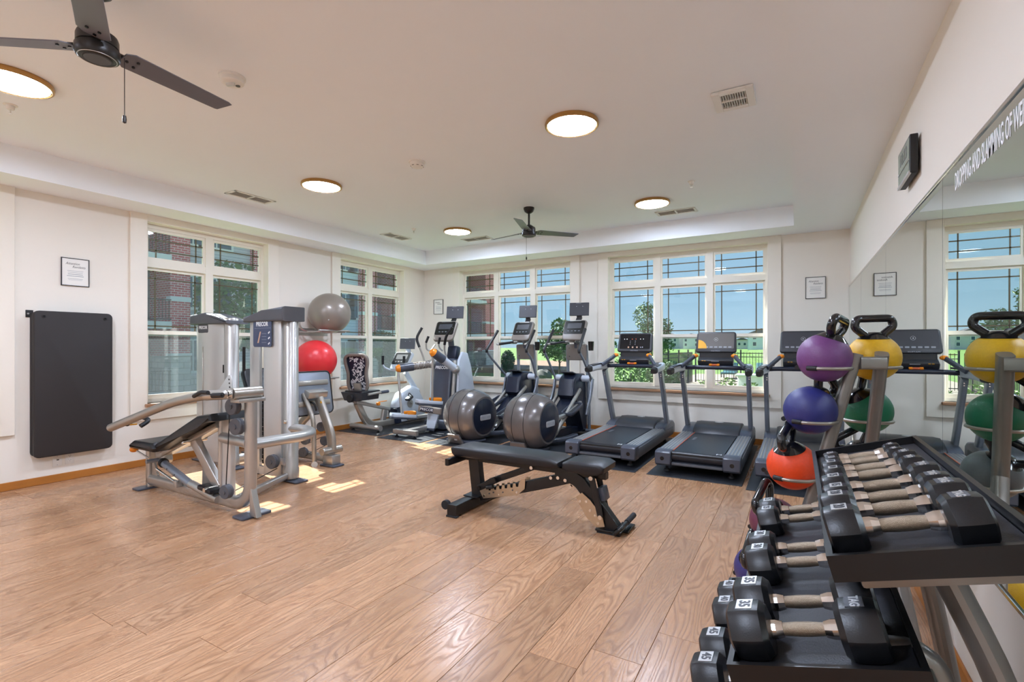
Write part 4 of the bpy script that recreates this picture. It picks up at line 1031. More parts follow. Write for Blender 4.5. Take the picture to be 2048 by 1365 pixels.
# ================================================================== elliptical cross trainers (local: y towards the wall, ball drive at the rear)
def elliptical(label, loc, phase, yaw):
    t = thing('cross_trainer', label, 'elliptical', (0, 0, 0), 'elliptical cross trainers')
    # ball shaped drive cover: squashed sphere with dark side discs
    prof = []
    for i in range(25):
        a = PI * i / 24; x = -0.335 * math.cos(a)
        prof.append((max(0.0, 0.368 * math.sin(a) ** 0.60), x))
    prof = [(r, x) for r, x in prof if abs(x) < 0.285]
    Mx = T(0, 0.42, 0.372) @ R(PI / 2, 'Y')
    b = B(); lathe(b, prof, Mx, 48); c = obj('drive_cover', b, 'efx_body', t)
    for s in (-1, 1):
        b = B(); lathe(b, [(0.0, 0.006), (0.22, 0.006), (0.262, -0.012), (0.262, -0.03), (0, -0.03)], T(s * 0.272, 0.42, 0.372) @ R(s * PI / 2, 'Y') @ R(0, 'Z'), 40); d = obj('side_disc', b, 'efx_dark', c)
        MP = frame((s * 0.281, 0.42, 0.36), (0, s, 0), (0, 0, 1))
        b = B(); prism(b, rrect(0.23, 0.075, 0.02), 0.008, MP, 0.002, 1); n = obj('name_plate', b, 'silver_label', d)
        text('maker_name', 'PRECOR', 0.045, MP @ T(0, 0, 0.0046), 'grey_print', n, 0.0003, sx=1.15)
    for x in (-0.085, 0.085):
        b = B(); tube(b, [V(x, 0.42 + 0.3615 * math.sin(q), 0.372 + 0.3615 * math.cos(q)) for q in [i * PI / 30 - PI for i in range(31)]], 0.0035); obj('seam', b, 'black_matte', c)
    b = B(); prism(b, [(-0.13, 0.0), (0.13, 0.0), (0.10, 0.14), (-0.10, 0.14)], 0.03, frame((0, 0.07 + 0.055, 0.02), (1, 0, 0), (0, -0.45, 1)), 0.004); sk = obj('rear_skirt', b, 'efx_body', t)
    b = B(); box(b, (0.03, 0.085, 0.075), (0.05, 0.006, 0.025), rot=R(0.42, 'X')); obj('sticker', b, 'silver_label', sk)
    # base frame
    b = B(); bx(b, -0.23, 0.23, 0.16, 0.50, 0.018, 0.05, 0.012); obj('rear_base', b, 'slate_plastic', t)
    b = B(); prism(b, [(0.5, 0.03), (1.95, 0.03), (1.95, 0.12), (1.2, 0.16), (0.72, 0.16)], 0.14, frame((0, 0, 0), (0, 1, 0), (0, 0, 1)), 0.02, 2); obj('base_beam', b, 'blue_black', t)
    for s in (-1, 1):
        b = B(); tube(b, [(s * 0.05, 0.7, 0.07), (s * 0.25, 0.9, 0.08), (s * 0.27, 1.2, 0.09)], rrect(0.09, 0.06, 0.02), rad=0.15, up=(0, 0, 1)); obj('side_shoe', b, 'slate_plastic', t)
    b = B(); tube(b, [(-0.30, 1.93, 0.045), (0.30, 1.93, 0.045)], rrect(0.07, 0.05, 0.02), up=(0, 0, 1)); obj('front_foot', b, 'tread_grey', t)
    # ramp rails
    b = B(); prism(b, [(0.80, 0.10), (1.75, 0.72), (1.75, 0.60), (0.86, 0.08)], 0.24, frame((0, 0, 0), (0, 1, 0), (0, 0, 1)), 0.01); obj('ramp', b, 'efx_dark', t)
    for s in (-1, 1):
        b = B(); tube(b, [(s * 0.16, 0.80, 0.16), (s * 0.15, 1.62, 0.70)], rrect(0.045, 0.06, 0.02), up=(0, 0, 1)); obj('ramp_rail', b, 'silver', t)
    # drive housing under the console
    b = B(); prism(b, [(1.42, 0.62), (1.48, 0.86), (1.60, 0.935), (1.86, 0.93), (1.95, 0.85), (1.97, 0.05), (1.75, 0.05), (1.62, 0.5)], 0.27, frame((0, 0, 0), (0, 1, 0), (0, 0, 1)), 0.04, 3); h = obj('front_housing', b, 'blue_black', t)
    b = B(); box(b, (0, 1.56, 0.945), (0.2, 0.16, 0.02), rot=R(-0.25, 'X'), bev=0.008); obj('accessory_tray', b, 'dark_plastic', h)
    b = B(); box(b, (0, 1.50, 0.72), (0.11, 0.06, 0.16), bev=0.02); obj('housing_recess', b, 'black_gloss', h)
    # mast legs and plate
    for s in (-1, 1):
        b = B(); tube(b, [(s * 0.17, 1.93, 0.06), (s * 0.17, 1.90, 0.80), (s * 0.155, 1.84, 1.36)], circ(0.026, 12), rad=0.25); obj('mast_leg', b, 'tread_grey', t)
    b = B(); prism(b, rrect(0.34, 0.25, 0.03), 0.07, frame((0, 1.85, 1.255), (1, 0, 0), (0, -0.1, 1)), 0.015, 2); mp = obj('mast_plate', b, 'taupe_plastic', t)
    for xx in (-0.11, 0.11):
        for zz in (1.19, 1.32):
            b = B(); disc(b, (xx, 1.81, zz), (0, 1, 0), 0.006, 0.012, 8); obj('bolt', b, 'dark_plastic', mp)
    # console, cup holder and television
    MC = frame((0.0, 1.76, 1.585), (1, 0, 0), (0, 0.52, 1))
    console_head(t, MC, 0.38, 0.35)
    b = B(); tube(b, [(0, 1.84, 1.32), (0, 1.82, 1.5)], circ(0.04, 12)); obj('console_neck', b, 'slate_plastic', t)
    b = B(); lathe(b, [(0.0, 1.22), (0.038, 1.22), (0.046, 1.36), (0.042, 1.36), (0.036, 1.24), (0, 1.24)], T(0.245, 1.82, 0.06), 20); obj('cup_holder', b, 'black_gloss', t)
    b = B(); tube(b, [(0.0, 1.86, 1.7), (0.03, 1.88, 1.79), (0.03, 1.86, 1.84)], rrect(0.09, 0.025, 0.01), up=(0, 1, 0)); obj('television_arm', b, 'dark_plastic', t)
    tv_head(t, 0.035, 1.86, 1.92, 0.30, 0.205, 0.18, yaw=0.25)
    # fixed heart-rate bar
    b = B(); tube(b, [(0, 1.78, 1.42), (-0.06, 1.68, 1.42), (-0.24, 1.44, 1.38), (-0.285, 1.42, 1.375), (-0.27, 1.5, 1.40), (-0.08, 1.70, 1.40)], 0.0165, rad=0.05); obj('pulse_bar', b, 'silver', t)
    b = B(); tube(b, [(0, 1.78, 1.42), (0.06, 1.68, 1.42), (0.24, 1.44, 1.38), (0.285, 1.42, 1.375), (0.27, 1.5, 1.40), (0.08, 1.70, 1.40)], 0.0165, rad=0.05); obj('pulse_bar', b, 'silver', t)
    b = B(); tube(b, [(-0.10, 1.63, 1.415), (-0.25, 1.43, 1.378)], 0.02); obj('pulse_grip', b, 'black_vinyl', t)
    b = B(); tube(b, [(0.10, 1.63, 1.415), (0.25, 1.43, 1.378)], 0.02); obj('pulse_grip', b, 'black_vinyl', t)
    # moving arms with pedals
    b = B(); rod(b, (-0.31, 1.72, 0.86), (0.31, 1.72, 0.86), 0.034, 14); obj('pivot_axle', b, 'silver', t)
    for s in (-1, 1):
        dy = phase * s
        b = B(); rod(b, (s * 0.15, 1.72, 0.86), (s * 0.28, 1.72, 0.86), 0.05, 16); obj('pivot_sleeve', b, 'pale_plastic', t)
        b = B(); tube(b, [(s * 0.30, 1.70, 0.86), (s * 0.32, 1.42 + dy, 1.16), (s * 0.31, 1.28 + dy, 1.28), (s * 0.29, 1.56 + dy, 1.60)], 0.018, rad=0.07); a = obj('swing_arm', b, 'tread_grey', t)
        b = B(); tube(b, [(s * 0.312, 1.30 + dy, 1.25), (s * 0.31, 1.29 + dy, 1.29), (s * 0.29, 1.56 + dy, 1.60)], 0.022, rad=0.06); obj('hand_grip', b, 'black_vinyl', a)
        b = B(); tube(b, [(s * 0.31, 1.73, 0.86), (s * 0.31, 1.66, 0.62), (s * 0.30, 1.46 - dy, 0.28 + max(0, -dy))], rrect(0.03, 0.065, 0.012), rad=0.2, up=(0, 1, 0)); obj('lower_link', b, 'tread_grey', t)
        py = 1.05 - dy * 1.4; pz = 0.40 - dy * 0.55
        b = B(); tube(b, [(s * 0.17, 0.42, 0.34), (s * 0.17, py, pz - 0.05), (s * 0.19, py + 0.42, pz + 0.08)], rrect(0.05, 0.06, 0.015), up=(0, 0, 1)); obj('pedal_arm', b, 'silver', t)
        Mp = T(s * 0.20, py + 0.12, pz) @ R(0.28, 'X')
        b = B(); prism(b, rrect(0.17, 0.40, 0.05), 0.03, Mp, 0.008, 2); p = obj('foot_pedal', b, 'dark_plastic', t)
        b = B(); tube(b, [Mp @ V(q[0], q[1], 0.025) for q in rrect(0.17, 0.40, 0.05)], rrect(0.014, 0.04, 0.005, 2), closed=True, up=(0, 0, 1)); obj('pedal_rim', b, 'slate_plastic', p)
    t.location = loc; t.rotation_euler.z = yaw
    return t
elliptical('elliptical cross trainer with big dark ball drive, beside the swing-leg trainer', (-4.06, 5.33, 0.006), 0.10, -0.09)
elliptical('elliptical cross trainer with big dark ball drive, beside the treadmill', (-3.01, 5.25, 0.006), -0.06, -0.03)
# ================================================================== swing-leg trainer (adaptive motion machine)
t = thing('swing_leg_trainer', 'silver swing-leg trainer with orange pedals and barrel arms in the corner', 'exercise machine', (-5.0, 6.4, 0.006))
XC = -5.06
b = B(); box(b, (-4.99, 5.48, 0.085), (0.44, 0.075, 0.075), bev=0.008); cb = obj('rear_stabilizer', b, 'silver', t)
for xx in (-5.16, -4.82):
    b = B(); lathe(b, [(0.03, 0.006), (0.034, 0.014), (0.012, 0.03), (0.012, 0.06)], T(xx, 5.48, 0), 14); obj('levelling_foot', b, 'black_matte', t)
b = B(); tube(b, [(-4.99, 5.5, 0.085), (-5.02, 6.5, 0.085)], rrect(0.11, 0.075, 0.012), up=(0, 0, 1)); obj('base_beam', b, 'silver', t)
b = B(); box(b, (XC, 7.05, 0.05), (0.6, 0.12, 0.08), bev=0.02); obj('front_foot', b, 'slate_plastic', t)
# tall front shroud, leaning slightly
b = B(); prism(b, [(6.34, 0.03), (6.47, 1.08), (6.56, 1.15), (6.78, 1.12), (6.98, 0.75), (7.08, 0.03)], 0.36, frame((XC - 0.02, 0, 0), (0, 1, 0), (0, 0, 1)), 0.03, 3); sh = obj('shroud', b, 'slate_plastic', t)
text('maker_name', 'PRECOR', 0.07, frame((XC - 0.02, 6.447, 1.0), (1, 0, 0), (0, 0.12, 1)), 'white_print', sh, 0.0006, bold=0.001)
for s in (-1, 1):
    b = B(); tube(b, [(XC + s * 0.215, 6.38, 0.03), (XC + s * 0.20, 6.52, 1.12)], circ(0.032, 12)); obj('side_pillar', b, 'silver', t)
b = B(); prism(b, [(6.45, 0.02), (6.52, 1.12), (6.62, 1.26), (6.76, 1.24), (6.86, 1.0), (7.10, 0.02)], 0.05, frame((XC + 0.26, 0, 0), (0, 1, 0), (0, 0, 1)), 0.015, 2); obj('side_cover', b, 'pale_plastic', t)
b = B(); prism(b, [(6.45, 0.02), (6.52, 1.12), (6.62, 1.20), (6.76, 1.18), (6.86, 1.0), (7.10, 0.02)], 0.05, frame((XC - 0.28, 0, 0), (0, 1, 0), (0, 0, 1)), 0.015, 2); obj('side_cover', b, 'pale_plastic', t)
b = B(); box(b, (XC + 0.05, 6.68, 1.24), (0.2, 0.14, 0.24), rot=R(-0.2, 'X'), bev=0.04); obj('mast', b, 'blue_black', t)
# barrel arms
def barrel(p, q, mesh):
    p, q = Vector(p), Vector(q); d = (q - p)
    b = B(); tube(b, [p, p + d * 0.55], circ(0.062, 18)); a = obj('barrel_arm', b, 'taupe_plastic' if mesh else 'pale_plastic', t)
    b = B(); tube(b, [p + d * 0.55, p + d * 0.93], circ(0.072, 18)); obj('barrel_sleeve', b, 'slate_plastic', a)
    b = B(); tube(b, [p + d * 0.93, p + d * 1.0, p + d * 1.03], circ(0.068, 18), taper=(1, 0.6)); obj('barrel_tip', b, 'orange_plastic', a)
    b = B(); ball(b, p, 0.075, 18, 12); obj('pivot_cap', b, 'silver', a)
    if mesh:
        ax = d.normalized(); n1 = ax.cross(V(0, 0, 1)).normalized(); n2 = ax.cross(n1)
        for s in (-1, 1):
            for ph in (0, PI):
                b = B(); tube(b, [p + d * (0.08 + 0.45 * i / 16) + (n1 * math.cos(ph + s * i * 0.5) + n2 * math.sin(ph + s * i * 0.5)) * 0.064 for i in range(17)], 0.004); obj('webbing', b, 'silver', a)
LP, LT = V(XC - 0.24, 6.45, 1.06), V(-5.60, 5.95, 0.99)
RP, RTp = V(-4.80, 6.45, 0.98), V(-4.92, 6.0, 1.27)
barrel(LP, LT, True); barrel(RP, RTp, False)
b = B(); tube(b, [LT + V(0, 0.02, -0.03), V(-5.50, 5.95, 0.26)], circ(0.019, 10)); obj('pedal_rod', b, 'silver', t)
b = B(); tube(b, [RTp + V(0, 0.02, -0.03), V(-4.93, 6.02, 0.47)], circ(0.019, 10)); obj('pedal_rod', b, 'silver', t)
def pedal(c, yaw, label=None):
    M = T(*c) @ R(yaw, 'Z') @ R(-0.12, 'X')
    b = B(); prism(b, rrect(0.19, 0.42, 0.05), 0.045, M, 0.012, 2); p = obj('pedal', b, 'slate_plastic', t)
    b = B(); tube(b, [M @ V(q[0], q[1], 0.035) for q in rrect(0.18, 0.41, 0.05)], rrect(0.014, 0.05, 0.005, 2), closed=True, up=(0, 0, 1)); obj('pedal_rim', b, 'pale_plastic', p)
    b = B(); tube(b, [M @ V(-0.085, 0.03, 0.07), M @ V(-0.075, 0.19, 0.085), M @ V(0.075, 0.19, 0.085), M @ V(0.085, 0.03, 0.07)], rrect(0.02, 0.05, 0.008), rad=0.07, up=(0, 0, 1)); obj('toe_cup', b, 'orange_plastic', p)
pedal((-5.42, 5.90, 0.22), -0.5); pedal((-4.98, 6.0, 0.45), -0.5)
b = B(); tube(b, [(-5.42, 6.0, 0.19), (XC - 0.16, 6.5, 0.22)], rrect(0.07, 0.06, 0.015), up=(0, 0, 1)); obj('pedal_beam', b, 'silver', t)
b = B(); tube(b, [(-5.03, 5.82, 0.40), (-4.70, 5.95, 0.355)], rrect(0.06, 0.10, 0.02), up=(0, 0, 1)); pb = obj('pedal_beam', b, 'taupe_plastic', t)
b = B(); box(b, (-4.895, 5.845, 0.383), (0.21, 0.012, 0.075), rot=R(0.375, 'Z') @ R(0.12, 'Y'), bev=0.01); lb = obj('name_plate', b, 'blue_black', pb)
text('maker_name', 'PRECOR', 0.055, frame((-4.893, 5.8385, 0.384), (0.93, 0.366, -0.12), (0, 0, 1)), 'white_print', lb, 0.0005)
b = B(); prism(b, [(0.0, 0.0), (0.13, -0.02), (0.20, 0.26), (0.02, 0.30)], 0.06, frame((-4.98, 5.93, 0.06), (0.9, 0.35, 0), (-0.0, 0.25, 1)), 0.015, 2); obj('base_wing', b, 'pale_plastic', t)
b = B(); prism(b, [(-0.005, -0.01), (0.135, -0.03), (0.145, 0.02), (0.0, 0.03)], 0.065, frame((-4.98, 5.93, 0.06), (0.9, 0.35, 0), (-0.0, 0.25, 1)), 0.008, 2); obj('wing_edge', b, 'blue_black', t)
b = B(); bx(b, XC - 0.2, XC + 0.22, 6.2, 6.5, 0.02, 0.16, 0.03); obj('front_base', b, 'slate_plastic', t)
# moving and fixed handles
def handle(pts, gi, r=0.016, g=0.022):
    b = B(); tube(b, pts, r, rad=0.08); h = obj('handlebar', b, 'silver', t)
    b = B(); tube(b, pts[gi:], g, rad=0.08); obj('hand_grip', b, 'black_vinyl', h)
handle([WY(851, 735, 6.42), WY(846, 712, 6.35), WY(839, 695, 6.3), WY(832, 677, 6.28), WY(844, 656, 6.35)], 2)
handle([WY(895, 722, 6.45), WY(889, 702, 6.40), WY(889, 690, 6.38), WY(892, 672, 6.36), WY(905, 655, 6.4)], 2)
handle([WY(870, 690, 6.5), WY(862, 702, 6.42), WY(853, 700, 6.36), WY(852, 686, 6.34), WY(857, 673, 6.36)], 3, 0.014, 0.02)
handle([WY(885, 702, 6.5), WY(879, 697, 6.45), WY(877, 688, 6.42), WY(880, 675, 6.42)], 2, 0.014, 0.02)
MC = frame((-5.125, 6.60, 1.60), (0.985, 0.15, 0), (0, 0.55, 1)); console_head(t, MC, 0.40, 0.38)
b = B(); tube(b, [(-5.08, 6.72, 1.3), (-5.10, 6.70, 1.55)], circ(0.05, 12)); obj('console_neck', b, 'slate_plastic', t)
b = B(); tube(b, [(-5.10, 6.74, 1.72), (-5.08, 6.78, 1.80), (-5.06, 6.78, 1.86)], rrect(0.09, 0.025, 0.01), up=(0, 1, 0)); obj('television_arm', b, 'dark_plastic', t)
tv_head(t, -5.055, 6.78, 1.93, 0.30, 0.21, 0.18, yaw=0.3)

# ================================================================== recumbent bike
t = thing('recumbent_bike', 'silver recumbent bike with patterned mesh backrest by the window corner', 'exercise bike', (-5.92, 6.2, 0.006))
XB = -5.92
def wb(u, v, x=XB): return WX(u, v, x)
b = B(); tube(b, [(-6.25, 5.59, 0.07), (-5.60, 5.59, 0.07)], circ(0.042, 14), up=(0, 0, 1)); obj('rear_stabilizer', b, 'silver', t)
for xx in (-6.2, -5.66):
    b = B(); lathe(b, [(0.025, 0.006), (0.025, 0.02), (0.01, 0.03), (0.01, 0.05)], T(xx, 5.59, 0), 12); obj('levelling_foot', b, 'black_matte', t)
b = B(); tube(b, [wb(714, 806), wb(735, 853), V(XB, 6.05, 0.085), V(XB, 7.0, 0.085)], rrect(0.075, 0.12, 0.03), rad=0.22, up=(0, 1, 0.3)); obj('main_frame', b, 'champagne', t)
b = B(); tube(b, [wb(770, 816), wb(764, 853)], rrect(0.06, 0.10, 0.02), up=(0, 1, 0)); obj('rail_post', b, 'silver', t)
b = B(); tube(b, [wb(710, 804), wb(777, 818)], rrect(0.09, 0.055, 0.01), up=(0, 0, 1)); r = obj('seat_rail', b, 'silver', t)
b = B(); tube(b, [wb(752, 808) + V(0.06, 0, 0.03), wb(768, 804) + V(0.06, 0, 0.02)], circ(0.007, 8)); obj('seat_lever', b, 'orange_plastic', r)
b = B(); box(b, wb(752, 808) + V(0.05, 0, 0.0), (0.05, 0.06, 0.05), bev=0.012); obj('latch', b, 'orange_plastic', r)
b = B(); prism(b, rrect(0.44, 0.40, 0.07), 0.07, T(XB, 5.52, 0.63), 0.02, 3); obj('seat_cushion', b, 'black_vinyl', t)
b = B(); prism(b, [(-0.24, 0.06), (0.24, 0.06), (0.22, -0.05), (0.10, -0.07), (-0.16, -0.07)], 0.36, frame((XB, 5.47, 0.58), (1, 0, 0), (0, 0, 1)), 0.015, 2); obj('seat_pan', b, 'dark_plastic', t)
b = B(); disc(b, (XB + 0.0, 5.28, 0.55), (0, 1, 0), 0.06, 0.06, 18); obj('adjust_knob', b, 'black_matte', t)
# backrest: rounded frame, dark shell, pale pattern of short mesh slots
MBk = frame((XB + 0.01, 5.40, 0.93), (0.95, 0.30, 0), (0.04, -0.13, 1))
shape = [(0.13, -0.29), (0.17, -0.18), (0.15, 0.0), (0.19, 0.16), (0.185, 0.25), (0.13, 0.29), (-0.13, 0.29), (-0.185, 0.25), (-0.19, 0.16), (-0.15, 0.0), (-0.17, -0.18), (-0.13, -0.29)]
ring = [MBk @ V(p[0], p[1], 0) for p in [(q[0], q[1]) for q in fillet([Vector((a[0], a[1], 0)) for a in shape + shape[:1]], 0.05, 3)]][:-1]
b = B(); tube(b, ring, rrect(0.045, 0.05, 0.015), closed=True, up=(0, -1, 0)); bk = obj('backrest_frame', b, 'taupe_plastic', t)
b = B(); prism(b, shape, 0.02, MBk @ T(0, 0, -0.03), 0.006); obj('backrest_pad', b, 'blue_black', t)
rg = random.Random(9)
for k in range(150):
    px, py = rg.uniform(-0.125, 0.125), rg.uniform(-0.25, 0.25)
    if abs(px) > 0.12 * (0.8 if abs(py) < 0.1 else 1): continue
    b = B(); prism(b, rrect(0.014, 0.036, 0.005, 2), 0.004, MBk @ T(px, py, 0.0) @ R(rg.choice((-0.9, -0.4, 0.5, 0.9)), 'Z') @ T(0, 0, -0.017)); obj('mesh_slot', b, 'mesh_fabric', bk)
    b = B(); prism(b, rrect(0.012, 0.034, 0.005, 2), 0.004, MBk @ T(px, py, -0.043) @ R(rg.choice((-0.9, -0.4, 0.5, 0.9)), 'Z')); obj('mesh_slot', b, 'mesh_fabric', bk)
b = B(); tube(b, [(XB, 5.44, 0.6), (XB, 5.41, 0.78)], rrect(0.14, 0.05, 0.015), up=(0, 1, 0)); obj('backrest_post', b, 'champagne', t)
for s in (-1, 1):
    b = B(); tube(b, [(XB + s * 0.24, 5.40, 0.61), (XB + s * 0.25, 5.6, 0.625), (XB + s * 0.25, 5.80, 0.63)], circ(0.019, 12), rad=0.08); h = obj('seat_handle', b, 'silver', t)
    b = B(); tube(b, [(XB + s * 0.25, 5.66, 0.627), (XB + s * 0.25, 5.82, 0.632)], circ(0.025, 12)); obj('hand_grip', b, 'slate_plastic', h)
# drive housing, mast and console
b = B(); prism(b, [(6.22, 0.05), (6.20, 0.36), (6.32, 0.55), (6.62, 0.66), (6.78, 0.60), (6.80, 0.40), (6.95, 0.05)], 0.20, frame((XB, 0, 0), (0, 1, 0), (0, 0, 1)), 0.05, 3); dh = obj('drive_housing', b, 'pale_plastic', t)
b = B(); prism(b, [(6.19, 0.05), (6.18, 0.30), (6.26, 0.34), (6.30, 0.05)], 0.21, frame((XB, 0, 0), (0, 1, 0), (0, 0, 1)), 0.02, 2); obj('housing_nose', b, 'blue_black', t)
for s in (-1, 1):
    b = B(); tube(b, [(XB + s * 0.11, 6.5, 0.36), (XB + s * 0.15, 6.5, 0.36), (XB + s * 0.15, 6.5 - s * 0.13, 0.36 + s * 0.10)], circ(0.014, 10), rad=0.02); obj('crank', b, 'silver', t)
    b = B(); box(b, (XB + s * 0.20, 6.5 - s * 0.13, 0.37 + s * 0.10), (0.10, 0.12, 0.05), rot=R(0.5, 'X'), bev=0.012); p = obj('pedal', b, 'dark_plastic', t)
    b = B(); tube(b, [(XB + s * 0.16, 6.52 - s * 0.13, 0.40 + s * 0.10), (XB + s * 0.20, 6.50 - s * 0.13, 0.47 + s * 0.10), (XB + s * 0.25, 6.52 - s * 0.13, 0.40 + s * 0.10)], circ(0.008, 8), rad=0.03); obj('pedal_strap', b, 'black_matte', p)
b = B(); disc(b, (XB + 0.106, 6.5, 0.36), (1, 0, 0), 0.07, 0.01, 24); obj('crank_cover', b, 'silver', dh)
b = B(); tube(b, [V(XB, 6.70, 0.62), wb(832, 780) + V(0, 0, 0.0), wb(811, 745)], rrect(0.06, 0.085, 0.02), rad=0.12, up=(0, 1, 0)); obj('mast', b, 'pale_plastic', t)
MC = frame((XB + 0.02, 6.38, 1.09), (1, 0, 0), (0, 0.62, 1)); console_head(t, MC, 0.40, 0.36, 'pale_plastic')
b = B(); box(b, (XB, 6.44, 0.98), (0.1, 0.12, 0.1), bev=0.02); obj('console_neck', b, 'pale_plastic', t)
b = B(); tube(b, [(XB + 0.02, 6.50, 1.20), (XB + 0.03, 6.55, 1.27), (XB + 0.03, 6.53, 1.32)], rrect(0.10, 0.025, 0.01), up=(0, 1, 0)); obj('television_arm', b, 'pale_plastic', t)
tv_head(t, XB + 0.03, 6.52, 1.40, 0.30, 0.19, 0.15, yaw=0.15, m='grey_plastic')
for s in (-1, 1):
    b = B(); tube(b, [(XB, 6.42, 0.93), (XB + s * 0.20, 6.36, 0.93), (XB + s * 0.25, 6.20, 1.0), (XB + s * 0.24, 6.2, 1.16)], circ(0.016, 12), rad=0.08); h = obj('front_handle', b, 'pale_plastic', t)
    b = B(); tube(b, [(XB + s * 0.245, 6.2, 1.04), (XB + s * 0.24, 6.2, 1.19)], circ(0.023, 12)); obj('hand_grip', b, 'black_vinyl', h)
# ================================================================== tall weight-stack tower shared by the two strength machines
def tower(t, x0, x1, yf, col, big):
    """shroud x0..x1 with front face yf, round column at col"""
    xm = (x0 + x1) / 2; w = x1 - x0
    sx = xm + 0.015                                  # slot centre
    prof = []
    n = 12
    dep = 0.03 if big else 0.16
    def face(xa, xb):      # slightly bowed front shell between xa and xb
        pts = []
        for i in range(n + 1):
            xx = xa + (xb - xa) * i / n; pts.append((xx, yf + 0.05 * ((xx - xm) / (w / 2)) ** 2))
        return pts + [(xx, yy + dep) for xx, yy in reversed(pts)]
    if big:
        for xa, xb in ((x0, sx - 0.036), (sx + 0.036, x1)):
            b = B(); prism(b, face(xa, xb), 1.56, T(0, 0, 0.05 + 0.78), 0.006, 2); obj('shroud_panel', b, 'silver_panel', t)
        for z0, z1 in ((0.05, 0.13), (1.36, 1.61)):
            b = B(); prism(b, face(sx - 0.0365, sx + 0.0365), z1 - z0, T(0, 0, (z0 + z1) / 2)); obj('shroud_bridge', b, 'silver_panel', t)
        for k in range(15):
            b = B(); box(b, (sx, yf + 0.10, 0.16 + k * 0.048), (0.16, 0.09, 0.044), bev=0.004, seg=1); wgt = obj('weight_plate', b, 'black_matte', t)
            b = B(); box(b, (sx + 0.012, yf + 0.053, 0.16 + k * 0.048), (0.014, 0.004, 0.018)); obj('weight_label', b, 'silver_label', wgt)
        b = B(); box(b, (sx + 0.012, yf + 0.048, 0.35), (0.02, 0.02, 0.014)); obj('selector_pin', b, 'yellow_plastic', t)
        for dx in (-0.05, 0.05):
            b = B(); rod(b, (sx + dx, yf + 0.10, 0.1), (sx + dx, yf + 0.10, 1.6), 0.009, 10); obj('guide_rod', b, 'chrome', t)
    else:
        b = B(); prism(b, face(x0, x1), 1.56, T(0, 0, 0.05 + 0.78), 0.006, 2); p = obj('shroud_panel', b, 'silver_panel', t)
        b = B(); box(b, (xm - 0.06, yf - 0.001, 0.70), (0.012, 0.008, 1.3), bev=0.003, seg=1); obj('panel_groove', b, 'champagne', p)
    # dark top cap, sloping up to the column side
    b = B(); prism(b, [(x0 - 0.015, 1.60), (x1 + 0.135, 1.60), (x1 + 0.135, 1.745), (xm + 0.05, 1.715), (x0 - 0.015, 1.655)] if big else [(x0 - 0.015, 1.60), (x1 + 0.17, 1.60), (x1 + 0.17, 1.635), (xm + 0.22, 1.69), (xm, 1.735), (x0 - 0.015, 1.715)], 0.26, frame((0, yf + 0.105, 0), (1, 0, 0), (0, 0, 1)), 0.025, 3)
    obj('top_cap', b, 'grey_plastic', t)
    b = B(); lathe(b, [(0.07, 0.02), (0.078, 0.03), (0.078, 0.12), (0.072, 0.13), (0.072, 1.655), (0.066, 1.665), (0, 1.665)], T(col[0], col[1], 0), 28); c = obj('column', b, 'silver', t)
    b = B(); box(b, (col[0] - 0.02, col[1] - 0.072, 0.20), (0.08, 0.004, 0.07), bev=0.001); obj('rating_label', b, 'silver_label', c)
    b = B(); prism(b, rrect(0.30, 0.15, 0.02), 0.014, T(col[0] + 0.03, col[1], 0.010), 0.003); obj('foot_plate', b, 'slate_plastic', t)
    b = B(); rod(b, (x0 - 0.02, yf + 0.12, 0.02), (x0 - 0.02, yf + 0.12, 1.62), 0.024, 14); obj('rear_column', b, 'silver', t)
    b = B(); prism(b, rrect(0.18, 0.15, 0.02), 0.014, T(x0 - 0.02, yf + 0.12, 0.010), 0.003); obj('foot_plate', b, 'slate_plastic', t)
    for dz in (1.10, 0.72):
        b = B(); box(b, (col[0] - 0.075, col[1] - 0.05, dz), (0.012, 0.01, 0.09)); obj('shroud_clip', b, 'black_matte', t)
    return c
RECT = rrect(0.065, 0.11, 0.03, 4)
# ------------------------------------------------------------------ incline press machine
t = thing('press_machine', 'silver incline press machine with black bench and long lever arm', 'weight machine', (-4.5, 2.6, 0))
YM = 2.33
tower(t, -4.99, -4.47, 3.05, (-4.415, 3.17), True)
MP = frame((-4.70, 3.052, 1.50), (1, 0, 0), (0, 0, 1))
b = B(); prism(b, rrect(0.30, 0.27, 0.025), 0.008, MP @ T(0, -0.02, 0.002), 0.002, 1); pl = obj('instruction_panel', b, 'panel_blue', t)
text('maker_name', 'PRECOR', 0.062, MP @ T(0.0, 0.075, 0.0066), 'white_print', pl, 0.0005, sx=0.85, bold=0.0015)
b = B(); box(b, MP @ V(0.01, 0.035, 0.0065), (0.27, 0.001, 0.003)); obj('panel_line', b, 'grey_print', pl)
b = B(); prism(b, [(-0.012, -0.06), (0.012, -0.06), (0.05, 0.055), (0.03, 0.055)], 0.001, MP @ T(-0.065, -0.055, 0.0066)); obj('panel_figure', b, 'tan_print', pl)
for yy in (-0.02, -0.05, -0.08, -0.11):
    b = B(); box(b, MP @ V(0.035, yy, 0.0065), (0.075, 0.001, 0.004)); obj('panel_text', b, 'grey_print', pl)
for yy in (-0.01, -0.065, -0.12):
    b = B(); box(b, MP @ V(0.115, yy, 0.0065), (0.03, 0.001, 0.014), rot=R(-0.6, 'Y')); obj('panel_figure', b, 'white_print', pl)
b = B(); box(b, (-5.0, 3.04, 1.22), (0.014, 0.03, 0.25), bev=0.003); obj('counter_window', b, 'black_matte', t)
